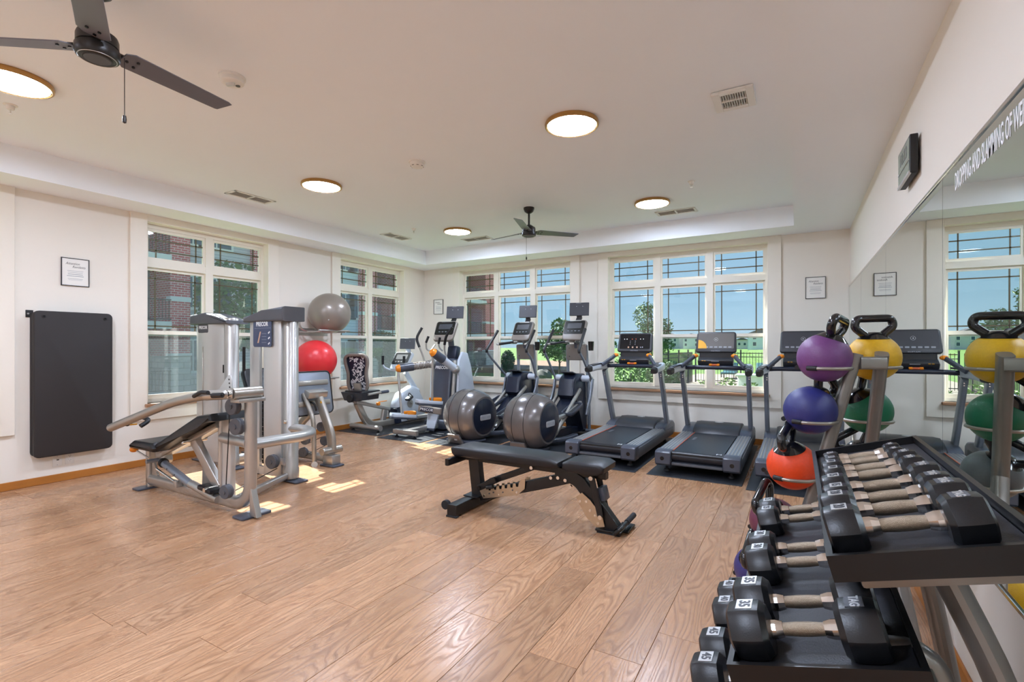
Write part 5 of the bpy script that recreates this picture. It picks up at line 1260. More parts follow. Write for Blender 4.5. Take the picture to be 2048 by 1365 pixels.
# base and front upright in one bent tube
b = B(); tube(b, [(-5.33, YM, 0.085), (-3.74, YM, 0.085), (-3.74, YM, 0.93)], rrect(0.075, 0.105, 0.035, 4), rad=0.22, up=(0, 0, 1)); obj('base_frame', b, 'silver', t)
b = B(); prism(b, rrect(0.15, 0.25, 0.02), 0.016, T(-3.77, YM + 0.03, 0.009), 0.003); obj('foot_plate', b, 'slate_plastic', t)
b = B(); prism(b, [(0, 0.0), (0.09, 0.0), (0.02, 0.22), (0, 0.22)], 0.05, frame((-3.72, YM, 0.015), (1, 0, 0), (0, 0, 1)), 0.008); obj('gusset', b, 'silver', t)
b = B(); prism(b, rrect(0.13, 0.24, 0.02), 0.016, T(-5.36, YM, 0.009), 0.003); obj('foot_plate', b, 'slate_plastic', t)
b = B(); tube(b, [(-5.33, YM, 0.02), (-5.33, YM, 0.43)], rrect(0.06, 0.075, 0.02), up=(0, 1, 0)); obj('seat_post', b, 'silver', t)
b = B(); prism(b, [(0, 0), (0.11, 0), (0.03, 0.16), (0, 0.16)], 0.02, frame((-5.29, YM, 0.12), (1, 0, 0), (0, 0, 1))); obj('gusset', b, 'silver', t)
b = B(); tube(b, [(-4.08, YM + 0.02, 0.12), (-4.08, YM + 0.02, 0.95)], rrect(0.05, 0.13, 0.012), up=(1, 0, 0)); up2 = obj('inner_upright', b, 'silver_panel', t)
b = B(); tube(b, [(-4.15, YM + 0.0, 0.12), (-4.15, YM + 0.0, 0.95)], circ(0.024, 12), up=(1, 0, 0)); obj('inner_upright_edge', b, 'silver', t)
b = B(); tube(b, [(-4.12, YM, 0.595), (-3.76, YM, 0.585)], circ(0.045, 14), up=(0, 0, 1)); obj('cross_tube', b, 'silver', t)
b = B(); tube(b, [(-3.76, YM + 0.02, 0.57), (-3.86, 2.95, 0.54), (-4.12, 3.17, 0.53), (-4.40, 3.17, 0.53)], circ(0.06, 14, 0.045), rad=0.22, up=(0, 0, 1)); obj('tower_brace', b, 'silver', t)
b = B(); ball(b, (-4.40, 3.10, 0.60), 0.022, 12, 8); obj('brace_bolt', b, 'chrome', t)
b = B(); tube(b, [(-4.10, 2.45, 0.06), (-4.40, 3.1, 0.06)], rrect(0.06, 0.06, 0.015), up=(0, 0, 1)); obj('floor_brace', b, 'silver', t)
# pivot, lever arm and its grip
b = B(); rod(b, (-3.74, 2.18, 0.985), (-3.74, 2.41, 0.985), 0.046, 18); pv = obj('pivot_tube', b, 'champagne', t)
b = B(); disc(b, (-3.74, 2.152, 0.985), (0, 1, 0), 0.03, 0.02, 16); obj('pivot_bolt', b, 'chrome', pv)
b = B(); bx(b, -3.80, -3.68, 2.20, 2.42, 0.915, 0.945, 0.006); obj('pivot_bracket', b, 'silver', t)
arm = [V(-3.74, 2.19, 0.985), WY(455, 789, 2.16), WY(413, 791.5, 2.12), WY(378, 797, 2.10), WY(343, 806, 2.08), WY(222, 856, 2.05)]
b = B(); tube(b, arm[:3], circ(0.040, 14), rad=0.05); obj('lever_link', b, 'silver', t)
b = B(); tube(b, arm[2:], circ(0.036, 16), rad=0.12); la = obj('lever_arm', b, 'champagne', t)
b = B(); tube(b, [WY(388, 793, 2.06), WY(402, 785, 2.05), WY(416, 786, 2.05)], circ(0.016, 8), rad=0.02); obj('cable_end', b, 'black_matte', la)
b = B(); tube(b, [WY(402, 786, 2.05), WY(425, 790, 2.07), WY(447, 790, 2.1)], circ(0.006, 6), rad=0.03); obj('cable', b, 'black_matte', la)
b = B(); tube(b, [WY(425, 792, 2.08), WY(445, 791, 2.1)], circ(0.02, 8)); obj('cable_sleeve', b, 'black_matte', la)
b = B(); prism(b, [(-0.16, 0.0), (0.02, 0.0), (0.02, 0.09), (0.0, 0.125), (-0.03, 0.12)], 0.012, frame((-3.86, 2.24, 1.0), (1, 0, 0), (0, 0, 1)), 0.002); q = obj('range_plate', b, 'silver_panel', t)
for k in range(3):
    b = B(); disc(b, (-3.862 - 0.004 * k, 2.233, 1.03 + 0.03 * k), (0, 1, 0), 0.007, 0.004, 10); obj('pin_hole', b, 'black_matte', q)
g0 = WY(258, 846, 2.10)
b = B(); tube(b, [WY(254, 849, 2.06), WY(270, 839, 2.16), WY(284, 834, 2.28), WY(300, 841, 2.30), WY(281, 853, 2.22)], circ(0.020, 12), rad=0.06); obj('hand_grip', b, 'black_vinyl', la)
b = B(); tube(b, [WY(248, 851, 2.05), WY(274, 849, 2.12)], circ(0.006, 8)); obj('release_lever', b, 'yellow_plastic', la)
# pulleys and cable
for nm, c, r in (('pulley', (-3.86, 2.26, 0.875), 0.066), ('pulley', (-3.84, 2.28, 0.715), 0.066), ('pulley', (-3.95, 2.26, 0.188), 0.056)):
    b = B(); pulley(b, c, (0.15, -1, 0), r, 0.05); obj(nm, b, 'grey_plastic', t)
b = B(); pulley(b, (-4.49, 3.02, 0.21), (0.2, -1, 0), 0.07, 0.05); obj('pulley', b, 'grey_plastic', t)
b = B(); tube(b, [(-3.92, 2.27, 0.87), (-3.98, 2.27, 0.19)], circ(0.004, 6)); obj('cable', b, 'black_matte', t)
b = B(); tube(b, [(-4.02, 2.34, 0.15), (-4.46, 3.05, 0.14)], circ(0.004, 6)); obj('cable', b, 'black_matte', t)
# bench
def pad_profile(pts, w, y, m='black_vinyl'):
    b = B(); prism(b, pts, w, frame((0, y, 0), (1, 0, 0), (0, 0, 1)), 0.03, 4); return b
b = pad_profile([(-5.29, 0.42), (-5.30, 0.455), (-5.22, 0.495), (-4.90, 0.50), (-4.85, 0.455), (-4.88, 0.42)], 0.40, YM); obj('seat_pad', b, 'black_vinyl', t)
b = pad_profile([(-4.87, 0.425), (-4.90, 0.485), (-4.22, 0.785), (-4.02, 0.815), (-4.00, 0.755), (-4.20, 0.72)], 0.34, YM); obj('back_pad', b, 'black_vinyl', t)
b = B(); tube(b, [(-5.05, YM, 0.36), (-4.15, YM, 0.70)], rrect(0.10, 0.05, 0.012), up=(0, 0, 1)); obj('bench_beam', b, 'silver', t)
b = B(); prism(b, rrect(0.16, 0.13, 0.03), 0.07, frame((-5.08, YM, 0.33), (1, 0, 0.2), (-0.2, 0, 1)), 0.006); hb = obj('hinge_block', b, 'silver', t)
b = B(); rod(b, (-5.12, 2.20, 0.30), (-5.12, 2.36, 0.30), 0.018, 10); obj('adjust_pin', b, 'tread_grey', hb)
b = B(); ball(b, (-5.30, 2.18, 0.40), 0.028, 14, 10, sy=1.3); obj('release_knob', b, 'orange_plastic', hb)
b = B(); rod(b, (-5.29, 2.19, 0.39), (-5.16, 2.24, 0.32), 0.007, 8); obj('release_rod', b, 'silver', hb)
b = B(); tube(b, [(-5.02, 2.28, 0.30), (-4.52, 2.28, 0.16)], circ(0.032, 14)); tt = obj('telescopic_tube', b, 'tread_grey', t)
b = B(); tube(b, [(-5.0, 2.28, 0.295), (-4.97, 2.28, 0.286)], circ(0.042, 14)); obj('tube_collar', b, 'black_matte', tt)
for k in range(2):
    b = B(); disc(b, (-4.86 + 0.13 * k, 2.25, 0.256 - 0.036 * k), (0, -1, 0), 0.008, 0.006, 8); obj('pin_hole', b, 'black_matte', tt)
b = B(); tube(b, [(-4.52, 2.28, 0.165), (-4.12, 2.29, 0.09)], circ(0.034, 14)); obj('outer_tube', b, 'silver', t)
b = B(); tube(b, [(-5.02, 2.24, 0.24), (-4.72, 2.26, 0.15)], circ(0.011, 10)); obj('gas_spring', b, 'chrome', t)
b = B(); box(b, (-4.72, 2.27, 0.14), (0.05, 0.05, 0.06), bev=0.006); obj('spring_clevis', b, 'silver', t)
b = B(); tube(b, [(-4.55, YM, 0.53), (-4.17, YM, 0.17)], rrect(0.055, 0.095, 0.01), up=(0, 0, 1)); obj('bench_strut', b, 'silver', t)
for c in ((-4.56, YM, 0.53), (-4.19, YM - 0.02, 0.175)):
    b = B(); rod(b, (c[0], c[1] - 0.1, c[2]), (c[0], c[1] + 0.1, c[2]), 0.018, 12); obj('strut_pin', b, 'chrome', t)
b = B(); prism(b, [(-0.08, 0), (0.06, 0), (0.05, 0.20), (-0.07, 0.22)], 0.05, frame((-4.42, YM + 0.05, 0.12), (1, 0, 0), (0, 0, 1)), 0.01); obj('tube_bracket', b, 'silver', t)
b = B(); box(b, (-4.22, 2.27, 0.17), (0.20, 0.10, 0.04), rot=R(0.1, 'Y'), bev=0.015); obj('foot_rest', b, 'black_vinyl', t)

# ------------------------------------------------------------------ leg press machine
t = thing('leg_press_machine', 'silver leg press machine with grey foot plate, tower in front of the window', 'weight machine', (-5.4, 3.6, 0))
tower(t, -6.12, -5.55, 3.10, (-5.46, 3.18), False)
MP = frame((-5.87, 3.106, 1.585), (1, 0, 0), (0, 0, 1))
b = B(); prism(b, rrect(0.21, 0.10, 0.02), 0.008, MP @ T(-0.02, -0.03, 0.002), 0.002, 1); pl = obj('name_plate', b, 'label_dark', t)
text('maker_name', 'PRECOR', 0.05, MP @ T(-0.02, -0.02, 0.0066), 'white_print', pl, 0.0005, sx=0.9, bold=0.001)
YP = 3.82
b = B(); tube(b, [(-5.55, 3.3, 0.07), (-5.40, YP, 0.07), (-4.62, YP, 0.07)], rrect(0.07, 0.09, 0.03), rad=0.2, up=(0, 0, 1)); obj('base_frame', b, 'silver', t)
b = B(); prism(b, rrect(0.24, 0.16, 0.02), 0.014, T(-4.56, YP - 0.02, 0.009), 0.003); obj('foot_plate_base', b, 'slate_plastic', t)
b = B(); bx(b, -4.66, -4.50, YP - 0.07, YP + 0.05, 0.015, 0.12, 0.01); obj('base_block', b, 'silver', t)
b = B(); rod(b, (-4.585, YP - 0.14, 0.17), (-4.585, YP + 0.12, 0.17), 0.042, 16); obj('pivot_tube', b, 'champagne', t)
b = B(); tube(b, [V(-4.585, YP, 0.17), WY(662, 868, YP), WY(638, 797, YP)], rrect(0.06, 0.115, 0.025), rad=0.18, up=(1, 0, 0)); ar = obj('press_arm', b, 'champagne', t)
b = B(); prism(b, [(-0.02, -0.017), (0.02, -0.017), (0, 0.017)], 0.002, frame(WY(642, 804, YP - 0.035), (1, 0, 0), (0, 0, 1))); obj('warning_sticker', b, 'yellow_plastic', ar)
b = B(); tube(b, [WY(629, 930, YP - 0.12), WY(627, 838, YP - 0.12), WY(607, 788, YP - 0.12)], circ(0.026, 12), rad=0.1); obj('link_rod', b, 'champagne', t)
b = B(); rod(b, WY(629, 930, YP - 0.16), WY(629, 930, YP - 0.04), 0.034, 14); obj('link_pivot', b, 'silver', t)
b = B(); box(b, (-4.86, YP, 0.80), (0.10, 0.26, 0.08), rot=R(0.3, 'Y'), bev=0.01); obj('plate_hinge', b, 'silver', t)
MF = frame((-4.95, 3.84, 0.80), (0, 1, 0), (-0.16, 0, 1))
b = B(); prism(b, rrect(0.52, 0.50, 0.06), 0.03, MF, 0.006); fp = obj('press_plate', b, 'tread_grey', t)
b = B(); tube(b, [MF @ V(q[0], q[1], 0) for q in rrect(0.525, 0.505, 0.06)], rrect(0.016, 0.042, 0.006), closed=True, up=(1, 0, 0)); obj('plate_edge', b, 'black_matte', fp)
for yy in (0.12, -0.12):
    b = B(); box(b, MF @ V(0, yy, 0.022), (0.02, 0.44, 0.06), rot=R(-0.16, 'Y'), bev=0.008); obj('plate_rib', b, 'champagne', fp)
b = B(); tube(b, [V(-5.20, 3.76, 0.06), WY(598, 850, 3.76), WY(622, 826, 3.76)], rrect(0.06, 0.09, 0.025), rad=0.16, up=(1, 0, 0)); obj('front_hoop', b, 'champagne', t)
b = B(); tube(b, [WY(588, 823, 3.72), WY(603, 806, 3.74), WY(628, 805, 3.76), WY(633, 822, 3.78)], circ(0.012, 8), rad=0.08); obj('cable_guard', b, 'black_matte', t)
for u, v, yy in ((643, 854, 3.88), (650, 882, 3.88), (611, 880, 3.74), (607, 905, 3.74)):
    b = B(); pulley(b, WY(u, v, yy), (0.3, -1, 0), 0.056, 0.045); obj('pulley', b, 'grey_plastic', t)
b = B(); tube(b, [WY(611, 890, 3.76), WY(645, 874, 3.86)], circ(0.004, 6)); obj('cable', b, 'black_matte', t)
b = B(); tube(b, [WY(607, 913, 3.76), WY(650, 892, 3.86)], circ(0.004, 6)); obj('cable', b, 'black_matte', t)
b = B(); box(b, WY(617, 858, 3.7), (0.05, 0.05, 0.03), bev=0.012); obj('seat_release', b, 'black_matte', t)
b = B(); prism(b, rrect(0.36, 0.38, 0.06), 0.08, T(-5.62, YP, 0.46), 0.025, 3); obj('seat_pad', b, 'black_vinyl', t)
b = B(); prism(b, rrect(0.40, 0.62, 0.07), 0.08, frame((-5.90, YP, 0.78), (0, 1, 0), (-0.45, 0, 1)), 0.025, 3); obj('back_pad', b, 'black_vinyl', t)
b = B(); tube(b, [(-5.42, YP, 0.10), (-5.70, YP, 0.40)], rrect(0.06, 0.09, 0.02), up=(0, 0, 1)); obj('seat_post', b, 'silver', t)
b = B(); tube(b, [(-5.70, YP, 0.40), (-6.0, YP, 0.9)], rrect(0.06, 0.07, 0.02), up=(1, 0, 0)); obj('back_post', b, 'silver', t)
b = B(); tube(b, [(-6.05, YP, 0.08), (-5.42, YP, 0.07)], rrect(0.07, 0.07, 0.02), up=(0, 0, 1)); obj('rear_beam', b, 'silver', t)
b = B(); prism(b, rrect(0.16, 0.3, 0.02), 0.014, T(-6.03, YP, 0.009), 0.003); obj('foot_plate_base', b, 'slate_plastic', t)
b = B(); tube(b, [(-5.60, 3.52, 0.50), (-5.50, 3.40, 0.62), (-5.42, 3.36, 0.66)], circ(0.022, 10), rad=0.05); obj('side_handle', b, 'silver', t)

# ================================================================== adjustable bench
YC = 3.45
t = thing('adjustable_bench', 'black adjustable weight bench with steel ladder plate in mid floor', 'weight bench', (-1.9, YC, 0))
def by(u, v, y=YC): return WY(u, v, y)
b = B(); prism(b, [(-2.51, 0.455), (-2.52, 0.50), (-2.46, 0.515), (-1.60, 0.51), (-1.53, 0.49), (-1.52, 0.455), (-1.60, 0.435), (-2.48, 0.43)], 0.29, frame((0, YC, 0), (1, 0, 0), (0, 0, 1)), 0.022, 3); obj('back_pad', b, 'black_vinyl', t)
b = B(); prism(b, [(-1.505, 0.45), (-1.50, 0.492), (-1.44, 0.512), (-1.22, 0.512), (-1.175, 0.49), (-1.18, 0.45), (-1.24, 0.425), (-1.46, 0.425)], 0.28, frame((0, YC, 0), (1, 0, 0), (0, 0, 1)), 0.022, 3); obj('seat_pad', b, 'black_vinyl', t)
b = B(); tube(b, [(-2.44, YC, 0.41), (-1.52, YC, 0.405)], rrect(0.06, 0.05, 0.006), up=(0, 0, 1)); obj('pad_rail', b, 'rack_black', t)
b = B(); tube(b, [(-1.50, YC, 0.405), (-1.20, YC, 0.405)], rrect(0.06, 0.05, 0.006), up=(0, 0, 1)); obj('seat_rail', b, 'rack_black', t)
b = B(); tube(b, [(-2.47, YC, 0.405), (-2.47, 3.20, 0.405)], rrect(0.035, 0.055, 0.006), up=(0, 0, 1)); obj('pad_peg', b, 'rack_black', t)
b = B(); tube(b, [(-2.36, YC, 0.40), (-2.32, YC, 0.08)], rrect(0.07, 0.10, 0.006), up=(1, 0, 0)); obj('rear_post', b, 'rack_black', t)
b = B(); tube(b, [(-2.36, 3.12, 0.055), (-2.36, 3.76, 0.055)], rrect(0.09, 0.085, 0.006), up=(0, 0, 1)); rf = obj('rear_foot', b, 'rack_black', t)
for yy in (3.13, 3.75):
    b = B(); bx(b, -2.41, -2.31, yy - 0.02, yy + 0.02, 0.0, 0.014, 0.002, 1); obj('foot_pad', b, 'rubber', rf)
for yy in (3.14, 3.74):
    b = B(); disc(b, (-2.43, yy, 0.085), (0, 1, 0), 0.036, 0.035, 18); obj('wheel', b, 'rubber', t)
b = B(); bx(b, -2.42, -2.28, YC - 0.09, YC + 0.09, 0.097, 0.105); obj('post_plate', b, 'rack_black', t)
b = B(); tube(b, [(-2.30, YC, 0.10), (-1.66, YC, 0.30), (-1.46, YC, 0.37)], rrect(0.06, 0.085, 0.006), up=(0, 0, 1)); obj('spine', b, 'rack_black', t)
b = B(); tube(b, [(-1.60, YC, 0.385), (-1.42, YC, 0.36), (-1.14, YC, 0.03)], rrect(0.075, 0.10, 0.006), rad=0.06, up=(0, 0, 1)); fl = obj('front_leg', b, 'rack_black', t)
for x, z in ((-1.63, 0.345), (-1.57, 0.353), (-1.51, 0.342), (-1.47, 0.30)):
    b = B(); disc(b, (x, YC - 0.045, z), (0, 1, 0), 0.013, 0.018, 12); obj('bolt', b, 'chrome', fl)
# ladder plates either side of the spine
lad = [(-2.31, 0.19), (-2.25, 0.09), (-1.93, 0.165), (-1.86, 0.225), (-1.855, 0.30), (-1.885, 0.30)]
for k in range(6):
    x = -1.93 - 0.052 * k; z = 0.245 - 0.0135 * k
    lad += [(x + 0.018, z + 0.022), (x + 0.012, z - 0.012), (x - 0.008, z - 0.014), (x - 0.012, z + 0.012)]
lad += [(-2.28, 0.195)]
for s in (-1, 1):
    b = B(); prism(b, lad, 0.006, frame((0, YC + s * 0.042, 0), (1, 0, 0), (0, 0, 1))); l = obj('ladder_plate', b, 'steel_plate', t)
    for x, z in ((-2.24, 0.115), (-2.10, 0.145), (-1.93, 0.19), (-2.19, 0.14), (-2.15, 0.155), (-2.06, 0.17), (-1.97, 0.20)):
        b = B(); disc(b, (x, YC + s * 0.046, z), (0, 1, 0), 0.009 if x in (-2.24, -1.93) else 0.006, 0.008, 10); obj('bolt', b, 'chrome' if x in (-2.24, -2.10, -1.93) else 'grey_plastic', l)
b = B(); tube(b, [(-2.27, YC, 0.185), (-2.19, YC, 0.235), (-1.80, YC, 0.40)], rrect(0.05, 0.05, 0.008), up=(0, 0, 1)); st = obj('adjust_strut', b, 'rack_black', t)
for s in (-1, 1):
    b = B(); tube(b, [(-2.29, YC + s * 0.06, 0.175), (-2.24, YC + s * 0.06, 0.20), (-2.12, YC + s * 0.06, 0.265)], rrect(0.02, 0.05, 0.006), up=(0, 0, 1)); obj('strut_fork', b, 'rack_black', st)
    b = B(); disc(b, (-1.80, YC + s * 0.045, 0.40), (0, 1, 0), 0.014, 0.014, 12); obj('bolt', b, 'chrome', st)
b = B(); rod(b, (-2.27, YC - 0.09, 0.185), (-2.27, YC + 0.09, 0.185), 0.014, 12); obj('strut_pin', b, 'black_gloss', st)
b = B(); tube(b, [(-2.19, YC - 0.085, 0.20), (-2.13, YC - 0.085, 0.215)], rrect(0.03, 0.03, 0.01), up=(0, 0, 1)); obj('strut_handle', b, 'black_matte', st)
# seat adjuster
sp = [(-1.42, 0.235), (-1.375, 0.27), (-1.31, 0.225), (-1.215, 0.115), (-1.20, 0.05), (-1.26, 0.035), (-1.33, 0.085), (-1.40, 0.19)]
for s in (-1, 1):
    b = B(); prism(b, sp, 0.006, frame((0, YC + s * 0.05, 0), (1, 0, 0), (0, 0, 1))); l = obj('seat_plate', b, 'steel_plate', t)
    for x, z in ((-1.39, 0.205), (-1.31, 0.15), (-1.25, 0.065), (-1.34, 0.21), (-1.27, 0.12)):
        b = B(); disc(b, (x, YC + s * 0.055, z), (0, 1, 0), 0.010, 0.008, 10); obj('bolt', b, 'chrome', l)
    b = B(); tube(b, [(-1.295, YC + s * 0.066, 0.395), (-1.225, YC + s * 0.066, 0.12)], rrect(0.018, 0.045, 0.006), up=(1, 0, 0)); a = obj('seat_link', b, 'rack_black', t)
    for x, z in ((-1.295, 0.393), (-1.225, 0.122)):
        b = B(); disc(b, (x, YC + s * 0.08, z), (0, 1, 0), 0.016, 0.012, 12); obj('bolt', b, 'chrome', a)
b = B(); box(b, (-1.235, YC + 0.02, 0.27), (0.05, 0.10, 0.10), rot=R(-0.25, 'Y'), bev=0.008); obj('pull_handle', b, 'slate_plastic', t)
# front foot with transport handle
b = B(); bx(b, -1.27, -1.08, YC - 0.06, YC + 0.06, 0.012, 0.03, 0.004); ff = obj('front_foot', b, 'rack_black', t)
b = B(); bx(b, -1.26, -1.09, YC - 0.055, YC + 0.055, 0.0, 0.013); obj('foot_pad', b, 'rubber', ff)
b = B(); tube(b, [(-1.12, YC - 0.08, 0.02), (-1.07, YC - 0.08, 0.07), (-1.07, YC + 0.22, 0.075)], circ(0.016, 12), rad=0.03); hd = obj('transport_handle', b, 'rack_black', t)
b = B(); rod(b, (-1.07, YC + 0.05, 0.073), (-1.07, YC + 0.23, 0.075), 0.02, 14); obj('hand_grip', b, 'rubber', hd)
b = B(); bx(b, -1.15, -1.05, YC + 0.02, YC + 0.2, 0.004, 0.02, 0.004); obj('foot_bar', b, 'rack_black', ff)
# ================================================================== dumbbell rack (tiers tilt towards the room)
TILT = math.radians(16)
YR0, YR1 = 1.14, 2.22
rack = thing('dumbbell_rack', 'three-tier black dumbbell rack with grey tube legs along the mirror', 'dumbbell rack', (0.1, (YR0 + YR1) / 2, 0))
TIERS = {'top': (V(0.066, 0, 0.924), 0.305), 'mid': (V(-0.112, 0, 0.657), 0.325), 'low': (V(-0.228, 0, 0.365), 0.345)}      # room-side lower corner of the bed, bed depth
TD = V(math.cos(TILT), 0, math.sin(TILT)); TN = V(-math.sin(TILT), 0, math.cos(TILT))
def tier_frame(k): return frame(TIERS[k][0], TD, (0, 1, 0))       # local x up the slope, y along the rack, z bed normal
for k in TIERS:
    M = tier_frame(k); d = TIERS[k][1]; rot = M.to_3x3().to_4x4()
    def lb(b, x0, x1, y0, y1, z0, z1, bev=0.0): box(b, M @ V((x0 + x1) / 2, (y0 + y1) / 2, (z0 + z1) / 2), (x1 - x0, y1 - y0, z1 - z0), rot=rot, bev=bev)
    b = B(); lb(b, 0, d, YR0, YR1, -0.022, -0.004); lb(b, -0.012, 0, YR0, YR1, -0.022, 0.024); lb(b, d, d + 0.012, YR0, YR1, -0.022, 0.024)
    lb(b, -0.012, d + 0.012, YR0 - 0.012, YR0, -0.026, 0.024); lb(b, -0.012, d + 0.012, YR1, YR1 + 0.012, -0.026, 0.024)
    tr = obj('shelf_tray', b, 'rack_black', rack, 0)
    b = B(); lb(b, 0.002, d - 0.002, YR0 + 0.002, YR1 - 0.002, -0.004, 0.0); obj('tray_liner', b, 'tray_liner', tr, 0)
    for q0 in (YR0 + 0.03, YR1 - 0.09):
        b = B(); lb(b, 0.03, d + 0.02, q0, q0 + 0.06, -0.058, -0.022, 0.006); obj('tray_bracket', b, 'rack_grey', tr)
OV = circ(0.026, 14, 0.045)
for yy in (YR0 + 0.14, YR1 - 0.14):
    b = B(); tube(b, [(0.235, yy, 0.945), (0.36, yy, 0.66), (0.47, yy, 0.03)], OV, rad=0.3, up=(0, 1, 0)); obj('rear_leg', b, 'rack_grey', rack)
    b = B(); tube(b, [(0.10, yy, 0.70), (0.235, yy, 0.74), (0.27, yy, 0.55), (0.27, yy, 0.05)], circ(0.026, 14), rad=0.1, up=(0, 1, 0)); obj('inner_leg', b, 'rack_grey', rack)
    b = B(); tube(b, [(0.13, yy, 0.66), (0.13, yy, 0.70)], OV, up=(0, 1, 0)); obj('tier_support', b, 'rack_grey', rack)
    b = B(); tube(b, [(-0.22, yy, 0.035), (0.46, yy, 0.035)], OV, up=(0, 1, 0)); obj('foot_bar', b, 'rack_grey', rack)
    b = B(); tube(b, [(-0.02, yy, 0.035), (-0.04, yy, 0.37)], OV, up=(0, 1, 0)); obj('front_leg', b, 'rack_grey', rack)
    b = B(); tube(b, [(0.0, yy, 0.40), (0.04, yy, 0.66)], OV, up=(0, 1, 0)); obj('tier_support', b, 'rack_grey', rack)
    for xx in (-0.19, 0.43):
        b = B(); lathe(b, [(0.045, 0.0), (0.05, 0.008), (0.04, 0.016), (0.02, 0.03)], T(xx, yy, 0), 18); obj('rubber_foot', b, 'rubber', rack)
b = B(); tube(b, [(0.27, YR0 + 0.14, 0.10), (0.27, YR1 - 0.14, 0.10)], circ(0.024, 12)); obj('long_brace', b, 'rack_grey', rack)

# ------------------------------------------------------------------ dumbbells: handle along x, origin under the middle
def dumbbell(w):
    s = (w / 35) ** (1 / 3); ff = 0.108 * s; hl = 0.077 * s + 0.003; hd = 0.118 + 0.012 * s; hz = ff / 2
    r = ff / math.sqrt(3)
    root = thing('dumbbell', 'dumbbell', 'dumbbell')
    b = B(); lathe(b, [(0.0135, -hd / 2 - 0.004), (0.0165, -hd / 2 + 0.004), (0.0165, -hd / 2 + 0.016), (0.0125, -hd / 2 + 0.024), (0.0145, -0.012), (0.0145, 0.012), (0.0125, hd / 2 - 0.024), (0.0165, hd / 2 - 0.016), (0.0165, hd / 2 - 0.004), (0.0135, hd / 2 + 0.004)], T(0, 0, hz) @ R(PI / 2, 'Y'), 18)
    h = obj('handle', b, 'knurl', root)
    for sgn in (-1, 1):
        b = B(); lathe(b, [(0.0155, hd / 2 - 0.026), (0.0195, hd / 2 - 0.012), (0.0195, hd / 2 + 0.002), (0.0155, hd / 2 + 0.003)], T(0, 0, hz) @ R(sgn * PI / 2, 'Y'), 10); obj('collar', b, 'chrome', root, 10)
        b = B()
        secs = [(hd / 2, 0.80), (hd / 2 + 0.012 * s, 0.97), (hd / 2 + 0.03 * s, 1.0), (hd / 2 + hl * 0.7, 1.0), (hd / 2 + hl * 0.93, 0.94), (hd / 2 + hl, 0.82)]
        rings = []
        rad = [(0, 0)]
        for x, k in secs:
            ring = []
            hexa = [V(r * k * math.cos(i * PI / 3), r * k * math.sin(i * PI / 3), 0) for i in range(6)]
            for i in range(6):            # rounded hexagon corners
                p, q0, q1 = hexa[i], hexa[i - 1], hexa[(i + 1) % 6]
                for tt in (0.16, 0.05): ring.append(p.lerp(q0, tt) * (1 if tt == 0.16 else 0.985))
                ring.append(p.lerp(q1, 0.16))
            rings.append([b.verts.new((sgn * x, p.x, hz + p.y)) for p in ring])
        for a, c in zip(rings, rings[1:]):
            n = len(a)
            for i in range(n): b.faces.new((a[i], a[(i + 1) % n], c[(i + 1) % n], c[i]))
        b.faces.new(rings[0]); b.faces.new(rings[-1])
        hdm = obj('head', b, 'db_urethane', root, 28)
        xm = sgn * (hd / 2 + hl * 0.5)
        b = B(); box(b, (xm, 0, ff + 0.0002), (hl * 0.42, ff * 0.42, 0.0012)); pl = obj('size_plate', b, 'db_number' if sgn < 0 else 'grey_plastic', hdm, 0)
        text('size_number' if sgn < 0 else 'maker_mark', str(w) if sgn < 0 else 'TAG', ff * (0.30 if sgn < 0 else 0.22), frame((xm, 0, ff + 0.001), (0, -1, 0), (1, 0, 0)), 'label_dark' if sgn < 0 else 'db_number', pl, 0.0006, bold=0.0008)
    return root
protos = {}
DB = []
ordn = {0: 'nearer the tray end', 1: 'farther from the tray end'}
def put(tier, w, y, xoff, label):
    first = w not in protos
    if first: protos[w] = dumbbell(w)
    o = protos[w] if first else copy_tree(protos[w])
    s = (w / 35) ** (1 / 3); half = (0.118 + 0.012 * s) / 2 + 0.077 * s + 0.003
    M = tier_frame(tier)
    o.location = M @ V(xoff + half, y, 0.0005)
    o.rotation_euler = (0, -TILT, 0)
    o['label'] = label; o['group'] = 'hex dumbbells on the rack'
for y, w, xo, lb in ((1.215, 20, 0.0, 'hex dumbbell marked 20, first on the top tray'), (1.325, 20, 0.0, 'hex dumbbell marked 20, behind the first one on the top tray'),
        (1.43, 15, 0.008, 'hex dumbbell marked 15 on the top tray, next to the 20s'), (1.535, 15, 0.008, 'hex dumbbell marked 15, the one of its pair facing the small top-tray dumbbells'),
        (1.68, 10, 0.016, 'hex dumbbell marked 10 on the top tray, next to the 15s'), (1.765, 10, 0.016, 'hex dumbbell marked 10 on the top tray, next to the 5s'),
        (1.90, 5, 0.025, 'small hex dumbbell marked 5 on the top tray, next to the 10s'), (1.975, 5, 0.025, 'small hex dumbbell marked 5, last on the top tray')):
    put('top', w, y, xo, lb)
for y, w, xo, lb in ((1.215, 35, 0.0, 'hex dumbbell marked 35 beside the end plate of the middle tray'), (1.345, 35, 0.0, 'hex dumbbell marked 35 on the middle tray, next to the 30s'),
        (1.60, 30, 0.003, 'hex dumbbell marked 30, the one of its pair facing the heaviest middle-tray dumbbells'), (1.715, 30, 0.003, 'hex dumbbell marked 30 on the middle tray, next to the 25s'),
        (2.02, 25, 0.006, 'hex dumbbell marked 25, the one of its pair facing the heavier middle-tray dumbbells'), (2.13, 25, 0.006, 'hex dumbbell marked 25, last on the middle tray')):
    put('mid', w, y, xo, lb)
